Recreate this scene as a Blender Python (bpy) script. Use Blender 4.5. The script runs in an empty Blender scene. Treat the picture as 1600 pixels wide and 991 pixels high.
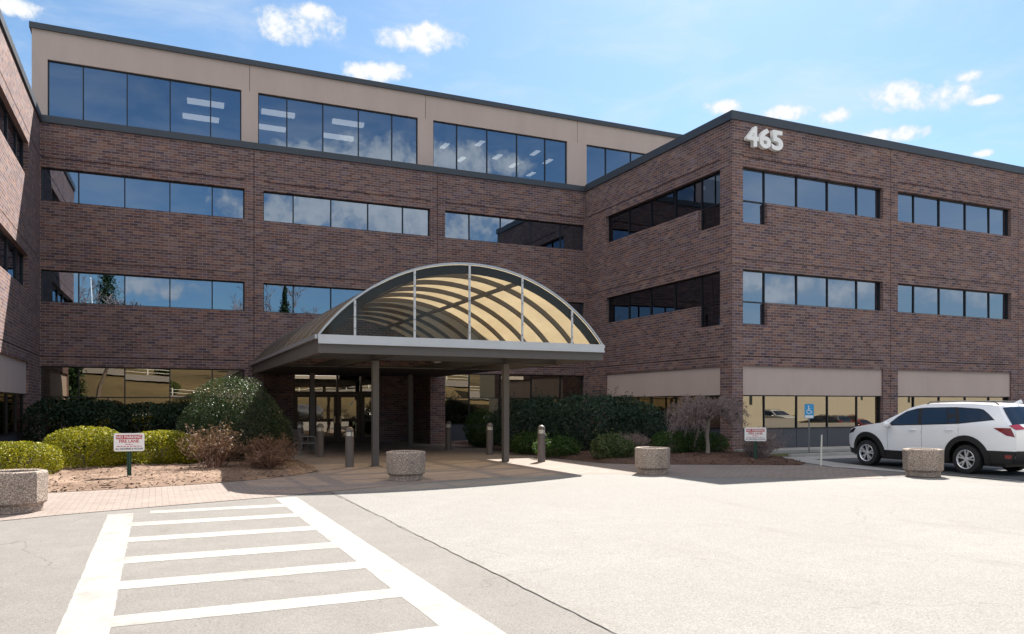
import bpy, bmesh, math, random
import numpy as np
from mathutils import Vector, Matrix, noise as mnoise
random.seed(7); rng = np.random.default_rng(7)
R = math.radians
scene = bpy.context.scene
COL = scene.collection

# ------------------------------------------------------------------ camera, sky, sun, exposure
# world axes: +X runs along the long brick facade to the right, +Y runs into the building
cam_d = bpy.data.cameras.new('camera'); cam = bpy.data.objects.new('camera', cam_d); COL.objects.link(cam)
cam.location = (0, 0, 1.73); cam.rotation_euler = (R(90), 0, R(-24.44))
cam_d.sensor_width = 36; cam_d.lens = 27.585; cam_d.shift_y = 0.086; cam_d.clip_end = 5000; cam_d.clip_start = 0.05
scene.camera = cam

SUN_H = Vector((0.63, 0.72, 0)); SUN_EL = math.atan2(1.0, SUN_H.length); SUN_AZ = math.atan2(SUN_H.x, SUN_H.y)
sun_d = bpy.data.lights.new('sun', 'SUN'); sun_d.energy = 5.0; sun_d.angle = R(0.5); sun_d.color = (1.0, 0.95, 0.87)
sun = bpy.data.objects.new('sun', sun_d); COL.objects.link(sun); sun.location = (30, 40, 60)
sun.rotation_euler = Vector((SUN_H.x, SUN_H.y, 1.0)).to_track_quat('Z', 'Y').to_euler()
SKY_STRENGTH = 0.050
scene.view_settings.view_transform = 'Standard'; scene.view_settings.look = 'None'
scene.view_settings.exposure = 1.5; scene.view_settings.gamma = 1.0; scene.view_settings.use_curve_mapping = False

class NT:
    """tiny helper for wiring shader nodes"""
    def __init__(s, tree): s.t = tree; tree.nodes.clear()
    def n(s, typ, ins=None, **props):
        nd = s.t.nodes.new(typ)
        for k, v in props.items(): setattr(nd, k, v)
        for k, v in (ins or {}).items(): s.put(nd.inputs[k], v)
        return nd
    def put(s, sock, v):
        if isinstance(v, bpy.types.NodeSocket): s.t.links.new(v, sock)
        else: sock.default_value = v
    def m(s, op, a, b=None, c=None, clamp=False):
        nd = s.t.nodes.new('ShaderNodeMath'); nd.operation = op; nd.use_clamp = clamp
        for i, v in enumerate((a, b, c)):
            if v is not None: s.put(nd.inputs[i], v)
        return nd.outputs[0]
    def mix(s, f, a, b, typ='MIX'):
        nd = s.t.nodes.new('ShaderNodeMixRGB'); nd.blend_type = typ
        s.put(nd.inputs[0], f); s.put(nd.inputs[1], a); s.put(nd.inputs[2], b); return nd.outputs[0]
    def ramp(s, f, stops, mode='LINEAR'):
        nd = s.t.nodes.new('ShaderNodeValToRGB'); cr = nd.color_ramp; cr.interpolation = mode
        while len(cr.elements) < len(stops): cr.elements.new(0.5)
        for e, (p, c) in zip(cr.elements, stops): e.position = p; e.color = c if len(c) == 4 else (*c, 1)
        s.put(nd.inputs[0], f); return nd.outputs[0]
    def smooth(s, x, a, b):
        nd = s.t.nodes.new('ShaderNodeMapRange'); nd.interpolation_type = 'SMOOTHSTEP'
        s.put(nd.inputs[0], x); nd.inputs[1].default_value = a; nd.inputs[2].default_value = b; return nd.outputs[0]
    def noise(s, vec, scale, detail=4, rough=.55, dist=0):
        nd = s.n('ShaderNodeTexNoise', {'Vector': vec, 'Scale': scale, 'Detail': detail, 'Roughness': rough, 'Distortion': dist}); return nd.outputs['Fac']

# ---- sky with fair-weather cumulus (azimuth from +Y towards +X, elevation; degrees)
CLOUDS = [(9.4, 25.0, 3.32, 1.28), (8.1, 24.5, 1.52, 0.92), (10.2, 25.7, 1.77, 0.73), (17.7, 24.9, 2.87, 0.91), (18.4, 25.5, 1.16, 0.53), (14.7, 22.7, 2.51, 0.66),
 (39.3, 20.1, 1.47, 0.52), (43.6, 19.3, 1.65, 0.59), (46.9, 18.8, 1.03, 0.5), (50.1, 19.7, 1.79, 0.96), (51.4, 19.2, 2.18, 0.89), (53.5, 19.0, 1.76, 0.87), (55.6, 18.4, 1.18, 0.29), (54.6, 19.9, 0.87, 0.32), (50.3, 17.2, 2.23, 0.54), (55.4, 15.4, 0.68, 0.26), (-8.2, 23.2, 1.86, 0.6),
 # the sky behind the camera, seen in the window glass, plus one added fill cloud
 (170,17.3,3,1.0),(166,17.6,4,1.5),(161.5,17.2,4,1.1),(157,16.6,3,.8),(173.5,13.7,3.5,1.5),(169,13.1,6,2.3),(163.5,13.1,6.5,2.4),(158.5,13.2,5,2.0),(155,13.2,3,1.2),(186,8,5,.8),(181,8.6,4,.8),
 (137,8.6,5,1.0),(131,8.2,4,1.2),(125,7.4,5,1.0),(142,29,7,2),(110,16,8,2.2),(200,20,9,3),(222,14,10,3),(190,36,10,4),(250,24,30,10),(150,42,10,4)]  # the widest cloud is out of view, added to brighten the car's flank
world = bpy.data.worlds.new('World'); scene.world = world; world.use_nodes = True
W = NT(world.node_tree)
sky = W.n('ShaderNodeTexSky', sky_type='NISHITA', sun_disc=False, sun_elevation=SUN_EL, sun_rotation=SUN_AZ, altitude=100, air_density=1.0, dust_density=0.6, ozone_density=2.2)
gen = W.n('ShaderNodeTexCoord').outputs['Generated']
sep = W.n('ShaderNodeSeparateXYZ', {0: gen})
az = W.m('MULTIPLY', W.m('ARCTAN2', sep.outputs[0], sep.outputs[1]), 180 / math.pi)
el = W.m('MULTIPLY', W.m('ARCSINE', sep.outputs[2]), 180 / math.pi)
nz = W.noise(gen, 30, 7, .58, .3); nzs = W.m('MULTIPLY', W.m('SUBTRACT', nz, .5), 3.4)
nz3 = W.noise(gen, 95, 4, .6); nzs = W.m('ADD', nzs, W.m('MULTIPLY', W.m('SUBTRACT', nz3, .5), 2.2))
nz2 = W.noise(gen, 11, 4, .5); nzs = W.m('ADD', nzs, W.m('MULTIPLY', W.m('SUBTRACT', nz2, .5), 1.6))
field = None
for a, e, sa, se in CLOUDS:
    sa, se = (sa * .93, se * .93) if a < 100 else (sa, se); dlt = W.m('SUBTRACT', az, a)
    if a > 100: dlt = W.m('WRAP', dlt, 180, -180)
    q = W.m('ADD', W.m('POWER', W.m('ABSOLUTE', W.m('DIVIDE', dlt, sa)), 2), W.m('POWER', W.m('ABSOLUTE', W.m('DIVIDE', W.m('SUBTRACT', el, e), se)), 2))
    field = q if field is None else W.m('MINIMUM', field, q)
dens = W.m('ADD', W.m('SUBTRACT', 1.0, field), nzs)
mask = W.m('MULTIPLY', W.smooth(dens, -0.45, 0.95), W.smooth(field, 3.2, 1.6))
wisp = W.m('MULTIPLY', W.smooth(W.noise(W.n('ShaderNodeMapping', {0: gen, 3: (3, 3, 9)}).outputs[0], 2.2, 6, .6, .4), .42, .8), .36)
tint = W.mix(1.0, sky.outputs[0], (.79, 1.0, 1.08, 1), 'MULTIPLY')
hs = W.n('ShaderNodeHueSaturation', {'Saturation': .98, 'Value': 1.0, 'Color': tint})
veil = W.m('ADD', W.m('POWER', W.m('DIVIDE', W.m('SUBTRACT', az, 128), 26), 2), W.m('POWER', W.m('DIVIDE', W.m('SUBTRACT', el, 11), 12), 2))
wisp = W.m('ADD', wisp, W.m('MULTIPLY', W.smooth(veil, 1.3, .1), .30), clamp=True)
c1 = W.mix(wisp, hs.outputs[0], (6.2, 6.6, 7.0, 1))
shade = W.ramp(W.smooth(dens, .0, 1.8), [(0, (6.0, 6.4, 6.8)), (1, (8.3, 8.2, 8.1))])
c2 = W.mix(W.m('MULTIPLY', mask, .95), c1, shade)
# unseen bright cloud cover, added high behind the camera as neutral fill light
fill_clouds = W.m('MULTIPLY', W.smooth(W.m('ADD', el, W.m('MULTIPLY', nz2, 14)), 34, 48), W.smooth(W.m('ADD', W.m('MULTIPLY', sep.outputs[1], -.85), W.m('MULTIPLY', sep.outputs[0], -.52)), -.2, .35))
fill_clouds = W.m('MULTIPLY', fill_clouds, W.smooth(W.noise(gen, 3.2, 6, .55), .30, .52))
c2 = W.mix(fill_clouds, c2, (14.5, 13.6, 12.9, 1))
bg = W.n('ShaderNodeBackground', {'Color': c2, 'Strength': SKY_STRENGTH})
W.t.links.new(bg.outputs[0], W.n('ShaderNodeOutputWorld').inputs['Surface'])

# ------------------------------------------------------------------ materials
M = {}
def mat(name):
    m = bpy.data.materials.new(name); m.use_nodes = True; M[name] = m; return NT(m.node_tree)
def finish(t, shader, disp=None):
    t.t.links.new(shader, t.n('ShaderNodeOutputMaterial').inputs['Surface'])
def bump(t, h, strength=.3, dist=.02):
    return t.n('ShaderNodeBump', {'Height': h, 'Strength': strength, 'Distance': dist}).outputs[0]
def pbr(t, col, rough=.6, metal=0., normal=None, spec=.5, **kw):
    ins = {'Base Color': col, 'Roughness': rough, 'Metallic': metal, 'Specular IOR Level': spec}
    if normal is not None: ins['Normal'] = normal
    ins.update(kw)
    return t.n('ShaderNodeBsdfPrincipled', ins).outputs[0]
def simple(name, col, rough=.5, metal=0., var=.12, scale=6, bmp=0., spec=.5, **kw):
    t = mat(name); co = t.n('ShaderNodeTexCoord').outputs['Object']
    nn = t.noise(co, scale, 6, .65)
    c = t.mix(nn, tuple(x * (1 - var) for x in col) + (1,), tuple(min(1, x * (1 + var)) for x in col) + (1,))
    nrm = bump(t, t.noise(co, scale * 9, 4), bmp, .01) if bmp else None
    r = t.m('ADD', t.m('MULTIPLY', t.m('SUBTRACT', nn, .5), .25), rough, clamp=True)
    finish(t, pbr(t, c, r, metal, nrm, spec, **kw)); return M[name]

def facade_coords(t):
    co = t.n('ShaderNodeSeparateXYZ', {0: t.n('ShaderNodeTexCoord').outputs['Object']})
    nx = t.n('ShaderNodeSeparateXYZ', {0: t.n('ShaderNodeNewGeometry').outputs['True Normal']})
    side = t.m('GREATER_THAN', t.m('ABSOLUTE', nx.outputs[0]), .5)
    s = t.m('ADD', t.m('MULTIPLY', co.outputs[1], side), t.m('MULTIPLY', co.outputs[0], t.m('SUBTRACT', 1.0, side)))
    return s, co.outputs[2]

def brick():
    t = mat('brick'); s, z = facade_coords(t)
    rz = t.m('DIVIDE', z, .1016); row = t.m('FLOOR', rz); fz = t.m('FRACT', rz)
    sx = t.m('ADD', t.m('DIVIDE', s, .3048), t.m('MULTIPLY', t.m('MODULO', t.m('ABSOLUTE', row), 2), .5)); col = t.m('FLOOR', sx); fx = t.m('FRACT', sx)
    id_ = t.n('ShaderNodeCombineXYZ', {0: col, 1: row})
    wn = t.n('ShaderNodeTexWhiteNoise', {'Vector': id_.outputs[0]}, noise_dimensions='2D').outputs['Value']
    pos = t.n('ShaderNodeCombineXYZ', {0: s, 1: z}).outputs[0]
    clump = t.noise(t.n('ShaderNodeMapping', {0: pos, 3: (1, 2.2, 1)}).outputs[0], .9, 4, .6)
    v = t.m('ADD', t.m('MULTIPLY', wn, .92), t.m('MULTIPLY', t.m('SUBTRACT', clump, .47), .55), clamp=True)
    c = t.ramp(v, [(0, (.094, .066, .069)), (.16, (.120, .080, .080)), (.32, (.146, .094, .089)), (.5, (.163, .106, .098)), (.68, (.180, .120, .110)), (.85, (.206, .143, .127)), (1, (.245, .180, .157))])
    wn2 = t.n('ShaderNodeTexWhiteNoise', {'Vector': t.n('ShaderNodeCombineXYZ', {0: row, 1: col, 2: 7.3}).outputs[0]}, noise_dimensions='3D').outputs['Value']
    c = t.mix(1.0, c, t.ramp(wn2, [(0, (.86, .88, 1.12)), (.5, (1.0, .97, .97)), (1, (1.20, .96, .86))]), 'MULTIPLY')
    fine = t.noise(pos, 55, 3, .7); c = t.mix(.25, c, t.mix(fine, (.3, .3, .3, 1), (1.5, 1.5, 1.5, 1)), 'MULTIPLY')
    stain = t.smooth(t.noise(t.n('ShaderNodeMapping', {0: pos, 3: (1, .16, 1)}).outputs[0], .55, 5, .6), .56, .78)
    c = t.mix(t.m('MULTIPLY', stain, .5), c, (.03, .024, .024, 1))
    mort = t.m('MAXIMUM', t.m('LESS_THAN', fx, .048), t.m('LESS_THAN', fz, .145))
    c = t.mix(t.m('MULTIPLY', mort, .85), c, (.37, .30, .27, 1))
    h = t.m('SUBTRACT', t.m('MULTIPLY', fine, .3), mort)
    finish(t, pbr(t, c, .85, normal=bump(t, h, .5, .012), spec=.25))
brick()

def stucco():
    t = mat('stucco'); co = t.n('ShaderNodeTexCoord').outputs['Object']
    n1 = t.noise(t.n('ShaderNodeMapping', {0: co, 3: (1, 1, .22)}).outputs[0], 1.3, 6, .65); n2 = t.noise(co, 40, 3, .6)
    c = t.mix(n1, (.46, .365, .325, 1), (.58, .475, .425, 1)); c = t.mix(.3, c, t.mix(n2, (.5, .5, .5, 1), (1.4, 1.4, 1.4, 1)), 'MULTIPLY')
    finish(t, pbr(t, c, .9, normal=bump(t, n2, .35, .01), spec=.2))
stucco()
simple('coping', (.062, .070, .082), .45, .3, .15, 3)
simple('joint', (.035, .028, .028), .9, 0, .2)
simple('window_frame', (.026, .026, .030), .4, .4, .2)
simple('interior', (.20, .19, .18), .8, 0, .25, .8)
simple('spandrel', (.055, .062, .080), .4, .1, .15, 2)
simple('roofing', (.12, .12, .12), .9)

def glass(name, refl, tint, fac, warp=.03):
    t = mat(name); co = t.n('ShaderNodeTexCoord').outputs['Object']
    nrm = bump(t, t.noise(co, .9, 2, .4), warp, .05)
    g = t.n('ShaderNodeBsdfGlossy', {'Color': (*refl, 1), 'Roughness': 0.0, 'Normal': nrm}).outputs[0]
    tr = t.n('ShaderNodeBsdfTransparent', {'Color': (*tint, 1)}).outputs[0]
    lw = t.n('ShaderNodeLayerWeight', {'Blend': .35, 'Normal': nrm}).outputs['Fresnel']
    f = t.m('ADD', fac, t.m('MULTIPLY', lw, .6), clamp=True)
    finish(t, t.n('ShaderNodeMixShader', {0: f, 1: tr, 2: g}).outputs[0])
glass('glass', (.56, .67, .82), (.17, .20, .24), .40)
glass('glass_dimmed', (.16, .18, .22), (.16, .18, .21), .22)  # window glass with reflections dimmed in its colour, to darken the return wall
glass('glass_bronze', (.58, .52, .43), (.20, .18, .15), .40, .012)
def emit(name, col, s):
    t = mat(name); finish(t, t.n('ShaderNodeEmission', {'Color': (*col, 1), 'Strength': s}).outputs[0])
emit('tube_light', (1.0, .90, .76), .85)

def ground_noise(name, lo, hi, speck, fine_scale=70, cracks=0, wear=None, big=.12, rough=.9, bmp=.35, tintb=None, patch=(.42, .68)):
    t = mat(name); co = t.n('ShaderNodeTexCoord').outputs['Object']
    b = t.noise(co, big, 6, .6, .6); f = t.noise(co, fine_scale, 4, .75); mid = t.noise(co, 2.3, 6, .7)
    v = t.m('ADD', t.m('MULTIPLY', b, .6), t.m('MULTIPLY', mid, .4))
    c = t.mix(t.smooth(v, *patch), (*lo, 1), (*hi, 1))
    c = t.mix(.6, c, t.mix(t.smooth(f, .25, .75), (.35, .35, .35, 1), (1.6, 1.6, 1.6, 1)), 'MULTIPLY')
    vor = t.n('ShaderNodeTexVoronoi', {'Vector': co, 'Scale': 26.0}).outputs['Distance']
    sp = t.m('MULTIPLY', t.m('LESS_THAN', vor, .16), t.smooth(t.noise(co, .8, 4), .5, .66))
    c = t.mix(t.m('MULTIPLY', sp, .8), c, (*speck, 1))
    if cracks:
        wv = t.n('ShaderNodeVectorMath', {0: co, 1: t.n('ShaderNodeVectorMath', {0: t.n('ShaderNodeTexNoise', {'Vector': co, 'Scale': 1.1, 'Detail': 5.0}).outputs['Color'], 1: (.9, .9, 0)}, operation='MULTIPLY').outputs[0]}, operation='ADD').outputs[0]
        ed = t.n('ShaderNodeTexVoronoi', {'Vector': wv, 'Scale': .33}, feature='DISTANCE_TO_EDGE').outputs['Distance']
        cr_ = t.m('MULTIPLY', t.m('LESS_THAN', ed, .0026), t.smooth(t.noise(co, .35, 3), .46, .60))
        c = t.mix(t.m('MULTIPLY', cr_, cracks), c, (*speck, 1))
        stn = t.smooth(t.noise(t.n('ShaderNodeMapping', {0: co, 2: (0, 0, .5), 3: (1, .35, 1)}).outputs[0], .9, 7, .72, .5), .53, .74)
        c = t.mix(t.m('MULTIPLY', stn, .30), c, (lo[0] * .62, lo[1] * .55, lo[2] * .48, 1))
        v2 = t.n('ShaderNodeTexVoronoi', {'Vector': co, 'Scale': 13.0}).outputs['Distance']
        c = t.mix(t.m('MULTIPLY', t.m('MULTIPLY', t.m('LESS_THAN', v2, .13), t.smooth(t.noise(co, .6, 4), .46, .62)), .8), c, (*speck, 1))
    if wear:
        wr = t.smooth(t.m('ADD', t.m('MULTIPLY', f, .55), t.m('MULTIPLY', mid, .6)), .56, .70)
        c = t.mix(t.m('MULTIPLY', wr, .75), c, (*wear, 1))
    finish(t, pbr(t, c, rough, normal=bump(t, t.m('ADD', f, t.m('MULTIPLY', mid, 1.5)), bmp, .008), spec=.25))
ground_noise('asphalt', (.158, .147, .137), (.190, .177, .165), (.05, .045, .04), cracks=.4)
ground_noise('asphalt_pale', (.195, .185, .173), (.224, .214, .202), (.08, .065, .055), cracks=.22)
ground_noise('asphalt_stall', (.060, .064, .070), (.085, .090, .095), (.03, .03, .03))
ground_noise('concrete', (.30, .295, .285), (.38, .375, .36), (.2, .19, .18), 50)
ground_noise('lawn', (.045, .060, .020), (.12, .105, .045), (.16, .13, .07), 60, big=.2)
ground_noise('dry_grass', (.075, .058, .028), (.155, .115, .055), (.1, .08, .04), 30, big=.05)
ground_noise('mulch', (.075, .042, .030), (.13, .078, .055), (.03, .02, .015), 55, big=.5, rough=.95, bmp=.9)
ground_noise('mulch_pale', (.15, .095, .066), (.27, .19, .14), (.05, .03, .02), 55, big=.7, rough=.95, bmp=.9)
ground_noise('paint', (.27, .255, .235), (.33, .315, .29), (.25, .24, .22), 45, 0, (.17, .158, .145), big=.4, rough=.8, bmp=.25, patch=(.3, .6))

def pavers():
    t = mat('pavers'); co = t.n('ShaderNodeTexCoord').outputs['Object']
    b = t.n('ShaderNodeTexBrick', {'Vector': co, 'Color1': (.215, .173, .152, 1), 'Color2': (.262, .217, .193, 1), 'Mortar': (.13, .11, .095, 1), 'Scale': 1.0, 'Mortar Size': .008, 'Bias': 0.0, 'Brick Width': .22, 'Row Height': .11}, offset=.5)
    n1 = t.noise(co, .5, 6, .65); n2 = t.noise(co, 30, 4, .7)
    c = t.mix(t.smooth(n1, .35, .75), b.outputs['Color'], (.28, .235, .208, 1)); c = t.mix(.4, b.outputs['Color'], c)
    c = t.mix(.35, c, t.mix(n2, (.5, .5, .5, 1), (1.45, 1.45, 1.45, 1)), 'MULTIPLY')
    finish(t, pbr(t, c, .88, normal=bump(t, t.m('SUBTRACT', t.m('MULTIPLY', n2, .3), b.outputs['Fac']), .4, .006), spec=.2))
pavers()
def aggregate():
    t = mat('aggregate'); co = t.n('ShaderNodeTexCoord').outputs['Object']
    v = t.n('ShaderNodeTexVoronoi', {'Vector': co, 'Scale': 58.0}); g = t.n('ShaderNodeSeparateColor', {0: v.outputs['Color']}).outputs[0]
    c = t.ramp(g, [(0, (.24, .19, .16)), (.3, (.34, .27, .225)), (.6, (.42, .34, .285)), (.85, (.52, .435, .37)), (1, (.64, .56, .49))])
    c = t.mix(t.smooth(v.outputs['Distance'], .4, .75), c, (.20, .165, .14, 1))
    big = t.noise(co, 2.5, 5, .65); c = t.mix(.5, c, t.mix(big, (.6, .6, .6, 1), (1.5, 1.42, 1.35, 1)), 'MULTIPLY')
    finish(t, pbr(t, c, .85, normal=bump(t, t.m('SUBTRACT', 1.0, v.outputs['Distance']), .8, .012), spec=.3))
aggregate()
simple('soil', (.05, .035, .025), .95, 0, .4, 12, .5)
simple('aluminium', (.50, .52, .54), .38, .75, .12, 5)
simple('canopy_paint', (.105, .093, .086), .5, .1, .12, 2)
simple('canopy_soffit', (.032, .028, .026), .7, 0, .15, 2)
simple('white_trim', (.52, .54, .56), .45, .2, .12, 3)
simple('bollard_paint', (.15, .125, .115), .5, .2, .15, 4)
simple('lens_frost', (.62, .58, .50), .35, 0, .12, 9)
simple('bronze_door', (.045, .030, .022), .38, .5, .15)
simple('brass', (.55, .45, .30), .35, .9)
simple('bench_metal', (.20, .205, .21), .45, .5)
simple('sign_white', (.78, .78, .77), .45, 0, .05); simple('sign_red', (.45, .035, .045), .5, 0, .08); simple('sign_black', (.02, .02, .025), .6)
simple('sign_blue', (.04, .30, .58), .45, 0, .06); simple('sign_post_green', (.035, .085, .060), .5, .4, .2); simple('galvanised', (.42, .43, .43), .5, .6)
simple('stake_white', (.62, .60, .55), .7, 0, .15)
simple('letter_white', (.87, .87, .86), .5, 0, .06)
simple('bark', (.17, .135, .11), .9, 0, .3, 8, .6); simple('bark_pale', (.30, .255, .21), .9, 0, .3, 8, .6); simple('twig', (.205, .155, .147), .85, 0, .35, 3); simple('twig_red', (.21, .115, .080), .85, 0, .4, 3)
simple('car_black', (.012, .012, .013), .55, 0, .2); simple('tyre', (.014, .014, .015), .8, 0, .2, 8); simple('chrome', (.72, .73, .76), .30, .55, .08)
simple('tail_red', (.20, .006, .010), .12, 0, .1, 6, 0, .6); simple('lamp_clear', (.75, .75, .78), .1, .3); simple('car_glass', (.008, .014, .026), .03, 0, .1, 2, 0, .9)
for nm, c in (('paint_white', (.85, .86, .88)), ('paint_dark', (.03, .035, .045)), ('paint_silver', (.42, .44, .46)), ('paint_red', (.30, .03, .025))):
    simple(nm, c, .22, 0, .02, 2, 0, .5, **{'Coat Weight': .8, 'Coat Roughness': .04})
simple('cream_wall', (.46, .42, .34), .85, 0, .08, .3); simple('house_wall', (.55, .50, .44), .8); simple('house_roof', (.09, .07, .06), .9); simple('fence_white', (.75, .75, .72), .6)

def vault():
    t = mat('vault_panel'); co = t.n('ShaderNodeTexCoord').outputs['Object']
    n = t.smooth(t.noise(t.n('ShaderNodeMapping', {0: co, 3: (1, .35, 1)}).outputs[0], 1.4, 6, .7), .3, .8)
    col = t.mix(n, (.46, .385, .265, 1), (.58, .495, .355, 1))
    tl = t.n('ShaderNodeBsdfTranslucent', {'Color': col}).outputs[0]
    tp = t.n('ShaderNodeBsdfTransparent', {'Color': (.80, .58, .34, 1)}).outputs[0]
    df = t.n('ShaderNodeBsdfDiffuse', {'Color': (.06, .05, .042, 1)}).outputs[0]
    a = t.n('ShaderNodeMixShader', {0: .15, 1: tl, 2: tp}).outputs[0]
    a = t.n('ShaderNodeMixShader', {0: .22, 1: a, 2: df}).outputs[0]
    gl = t.n('ShaderNodeBsdfGlossy', {'Color': (.8, .8, .8, 1), 'Roughness': .25}).outputs[0]
    lw = t.n('ShaderNodeLayerWeight', {'Blend': .3}).outputs['Fresnel']
    finish(t, t.n('ShaderNodeMixShader', {0: t.m('MULTIPLY', lw, .32), 1: a, 2: gl}).outputs[0])
vault()
def gable_glass():
    t = mat('gable_panel')
    tp = t.n('ShaderNodeBsdfTransparent', {'Color': (.82, .75, .62, 1)}).outputs[0]
    df = t.n('ShaderNodeBsdfDiffuse', {'Color': (.07, .055, .04, 1)}).outputs[0]
    gl = t.n('ShaderNodeBsdfGlossy', {'Color': (.9, .9, .9, 1), 'Roughness': .04}).outputs[0]
    a = t.n('ShaderNodeMixShader', {0: .12, 1: tp, 2: df}).outputs[0]
    finish(t, t.n('ShaderNodeMixShader', {0: .03, 1: a, 2: gl}).outputs[0])
gable_glass()

def leaf(name, stops, trans=.35, rough=.55):
    t = mat(name); rnd = t.n('ShaderNodeNewGeometry').outputs['Random Per Island']
    co = t.n('ShaderNodeTexCoord').outputs['Object']
    v = t.m('ADD', t.m('MULTIPLY', rnd, .65), t.m('MULTIPLY', t.m('SUBTRACT', t.noise(co, 2.2, 3), .3), .8), clamp=True)
    c = t.ramp(v, stops)
    p = pbr(t, c, rough, spec=.18)
    tl = t.n('ShaderNodeBsdfTranslucent', {'Color': t.mix(1, c, (1.15, 1.25, .6, 1), 'MULTIPLY')}).outputs[0]
    finish(t, t.n('ShaderNodeMixShader', {0: trans, 1: p, 2: tl}).outputs[0])
leaf('leaf_yellow', [(0, (.045, .060, .008)), (.4, (.17, .17, .012)), (.75, (.34, .30, .020)), (1, (.50, .42, .035))], .25)
leaf('leaf_dark', [(0, (.012, .026, .014)), (.5, (.024, .048, .026)), (.85, (.045, .075, .040)), (1, (.075, .095, .055))], .2)
leaf('leaf_rhodo', [(0, (.018, .036, .026)), (.5, (.034, .062, .044)), (.85, (.06, .095, .062)), (1, (.095, .12, .075))], .22)
leaf('leaf_holly', [(0, (.020, .036, .018)), (.5, (.040, .062, .030)), (.85, (.070, .088, .048)), (1, (.11, .12, .07))], .28, .42)
leaf('leaf_green', [(0, (.025, .055, .014)), (.5, (.05, .10, .024)), (1, (.11, .15, .045))], .3)
leaf('leaf_sage', [(0, (.05, .075, .030)), (.5, (.10, .135, .055)), (1, (.18, .20, .09))], .3)
leaf('leaf_brown', [(0, (.06, .032, .02)), (.5, (.14, .075, .042)), (1, (.24, .15, .085))], .2)
leaf('leaf_pine', [(0, (.012, .028, .012)), (.6, (.025, .05, .02)), (1, (.05, .075, .03))], .1)
leaf('chips', [(0, (.045, .025, .018)), (.5, (.13, .075, .05)), (1, (.27, .17, .12))], .0, .9)
leaf('chips_pale', [(0, (.08, .045, .03)), (.5, (.24, .16, .115)), (1, (.40, .30, .23))], .0, .9)

# ------------------------------------------------------------------ object helpers
def tag(o, label=None, cat=None, group=None, kind=None):
    if label: o['label'] = label
    if cat: o['category'] = cat
    if group: o['group'] = group
    if kind: o['kind'] = kind
    return o
def thing(name, label, cat, loc=(0, 0, 0), rz=0, group=None):
    o = bpy.data.objects.new(name, None); COL.objects.link(o); o.empty_display_size = .3
    o.location = loc; o.rotation_euler = (0, 0, rz); return tag(o, label, cat, group)
class MB:
    def __init__(s): s.v = []; s.f = []; s.mi = []
    def add(s, vs, fs, mi=0):
        b = len(s.v); s.v += [tuple(p) for p in vs]; s.f += [tuple(b + i for i in f) for f in fs]; s.mi += [mi] * len(fs)
    def quad(s, a, b, c, d, mi=0): s.add([a, b, c, d], [(0, 1, 2, 3)], mi)
    def box(s, x0, x1, y0, y1, z0, z1, mi=0):
        if x0 > x1: x0, x1 = x1, x0
        if y0 > y1: y0, y1 = y1, y0
        s.add([(x0, y0, z0), (x1, y0, z0), (x1, y1, z0), (x0, y1, z0), (x0, y0, z1), (x1, y0, z1), (x1, y1, z1), (x0, y1, z1)],
              [(0, 3, 2, 1), (4, 5, 6, 7), (0, 1, 5, 4), (1, 2, 6, 5), (2, 3, 7, 6), (3, 0, 4, 7)], mi)
    def tube(s, pts, rad, n=6, mi=0, cap=True):
        pts = [Vector(p) for p in pts]
        if not hasattr(rad, '__len__'): rad = [rad] * len(pts)
        b = len(s.v); k = len(pts); up = None
        for i, p in enumerate(pts):
            d = (pts[min(i + 1, k - 1)] - pts[max(i - 1, 0)]); d = d.normalized() if d.length > 1e-9 else Vector((0, 0, 1))
            if up is None: up = d.orthogonal().normalized()
            else:
                up = up - d * up.dot(d); up = up.normalized() if up.length > 1e-6 else d.orthogonal().normalized()
            w = d.cross(up)
            for j in range(n):
                a = 2 * math.pi * j / n; q = p + (up * math.cos(a) + w * math.sin(a)) * rad[i]; s.v.append(tuple(q))
        for i in range(k - 1):
            for j in range(n):
                s.f.append((b + i * n + j, b + i * n + (j + 1) % n, b + (i + 1) * n + (j + 1) % n, b + (i + 1) * n + j)); s.mi.append(mi)
        if cap and n > 3:
            s.f.append(tuple(b + j for j in reversed(range(n)))); s.mi.append(mi)
            s.f.append(tuple(b + (k - 1) * n + j for j in range(n))); s.mi.append(mi)
    def lathe(s, prof, n=24, mi=0, c=(0, 0, 0), axis='z', phase=0):
        b = len(s.v); k = len(prof)
        for r, h in prof:
            for j in range(n):
                a = 2 * math.pi * j / n + phase
                if axis == 'z': s.v.append((c[0] + r * math.cos(a), c[1] + r * math.sin(a), c[2] + h))
                else: s.v.append((c[0] + h, c[1] + r * math.cos(a), c[2] + r * math.sin(a)))
        for i in range(k - 1):
            for j in range(n):
                s.f.append((b + i * n + j, b + i * n + (j + 1) % n, b + (i + 1) * n + (j + 1) % n, b + (i + 1) * n + j)); s.mi.append(mi)
    def build(s, name, mats, parent=None, smooth=False, bevel=0, recalc=True, world=False):
        me = bpy.data.meshes.new(name); me.from_pydata(s.v, [], s.f)
        for m in (mats if isinstance(mats, (list, tuple)) else [mats]): me.materials.append(M[m])
        me.polygons.foreach_set('material_index', s.mi)
        if recalc:
            bm = bmesh.new(); bm.from_mesh(me); bmesh.ops.recalc_face_normals(bm, faces=bm.faces); bm.to_mesh(me); bm.free()
        if smooth: me.polygons.foreach_set('use_smooth', [True] * len(me.polygons))
        me.update()
        o = bpy.data.objects.new(name, me); COL.objects.link(o)
        if bevel:
            md = o.modifiers.new('bevel', 'BEVEL'); md.width = bevel; md.segments = 2; md.limit_method = 'ANGLE'
        if smooth:
            try: me.set_sharp_from_angle(angle=R(40))
            except Exception: pass
        if parent:
            o.parent = parent
            if world: o.matrix_parent_inverse = Matrix.Translation(-Vector(parent.location))
        return o
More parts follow.
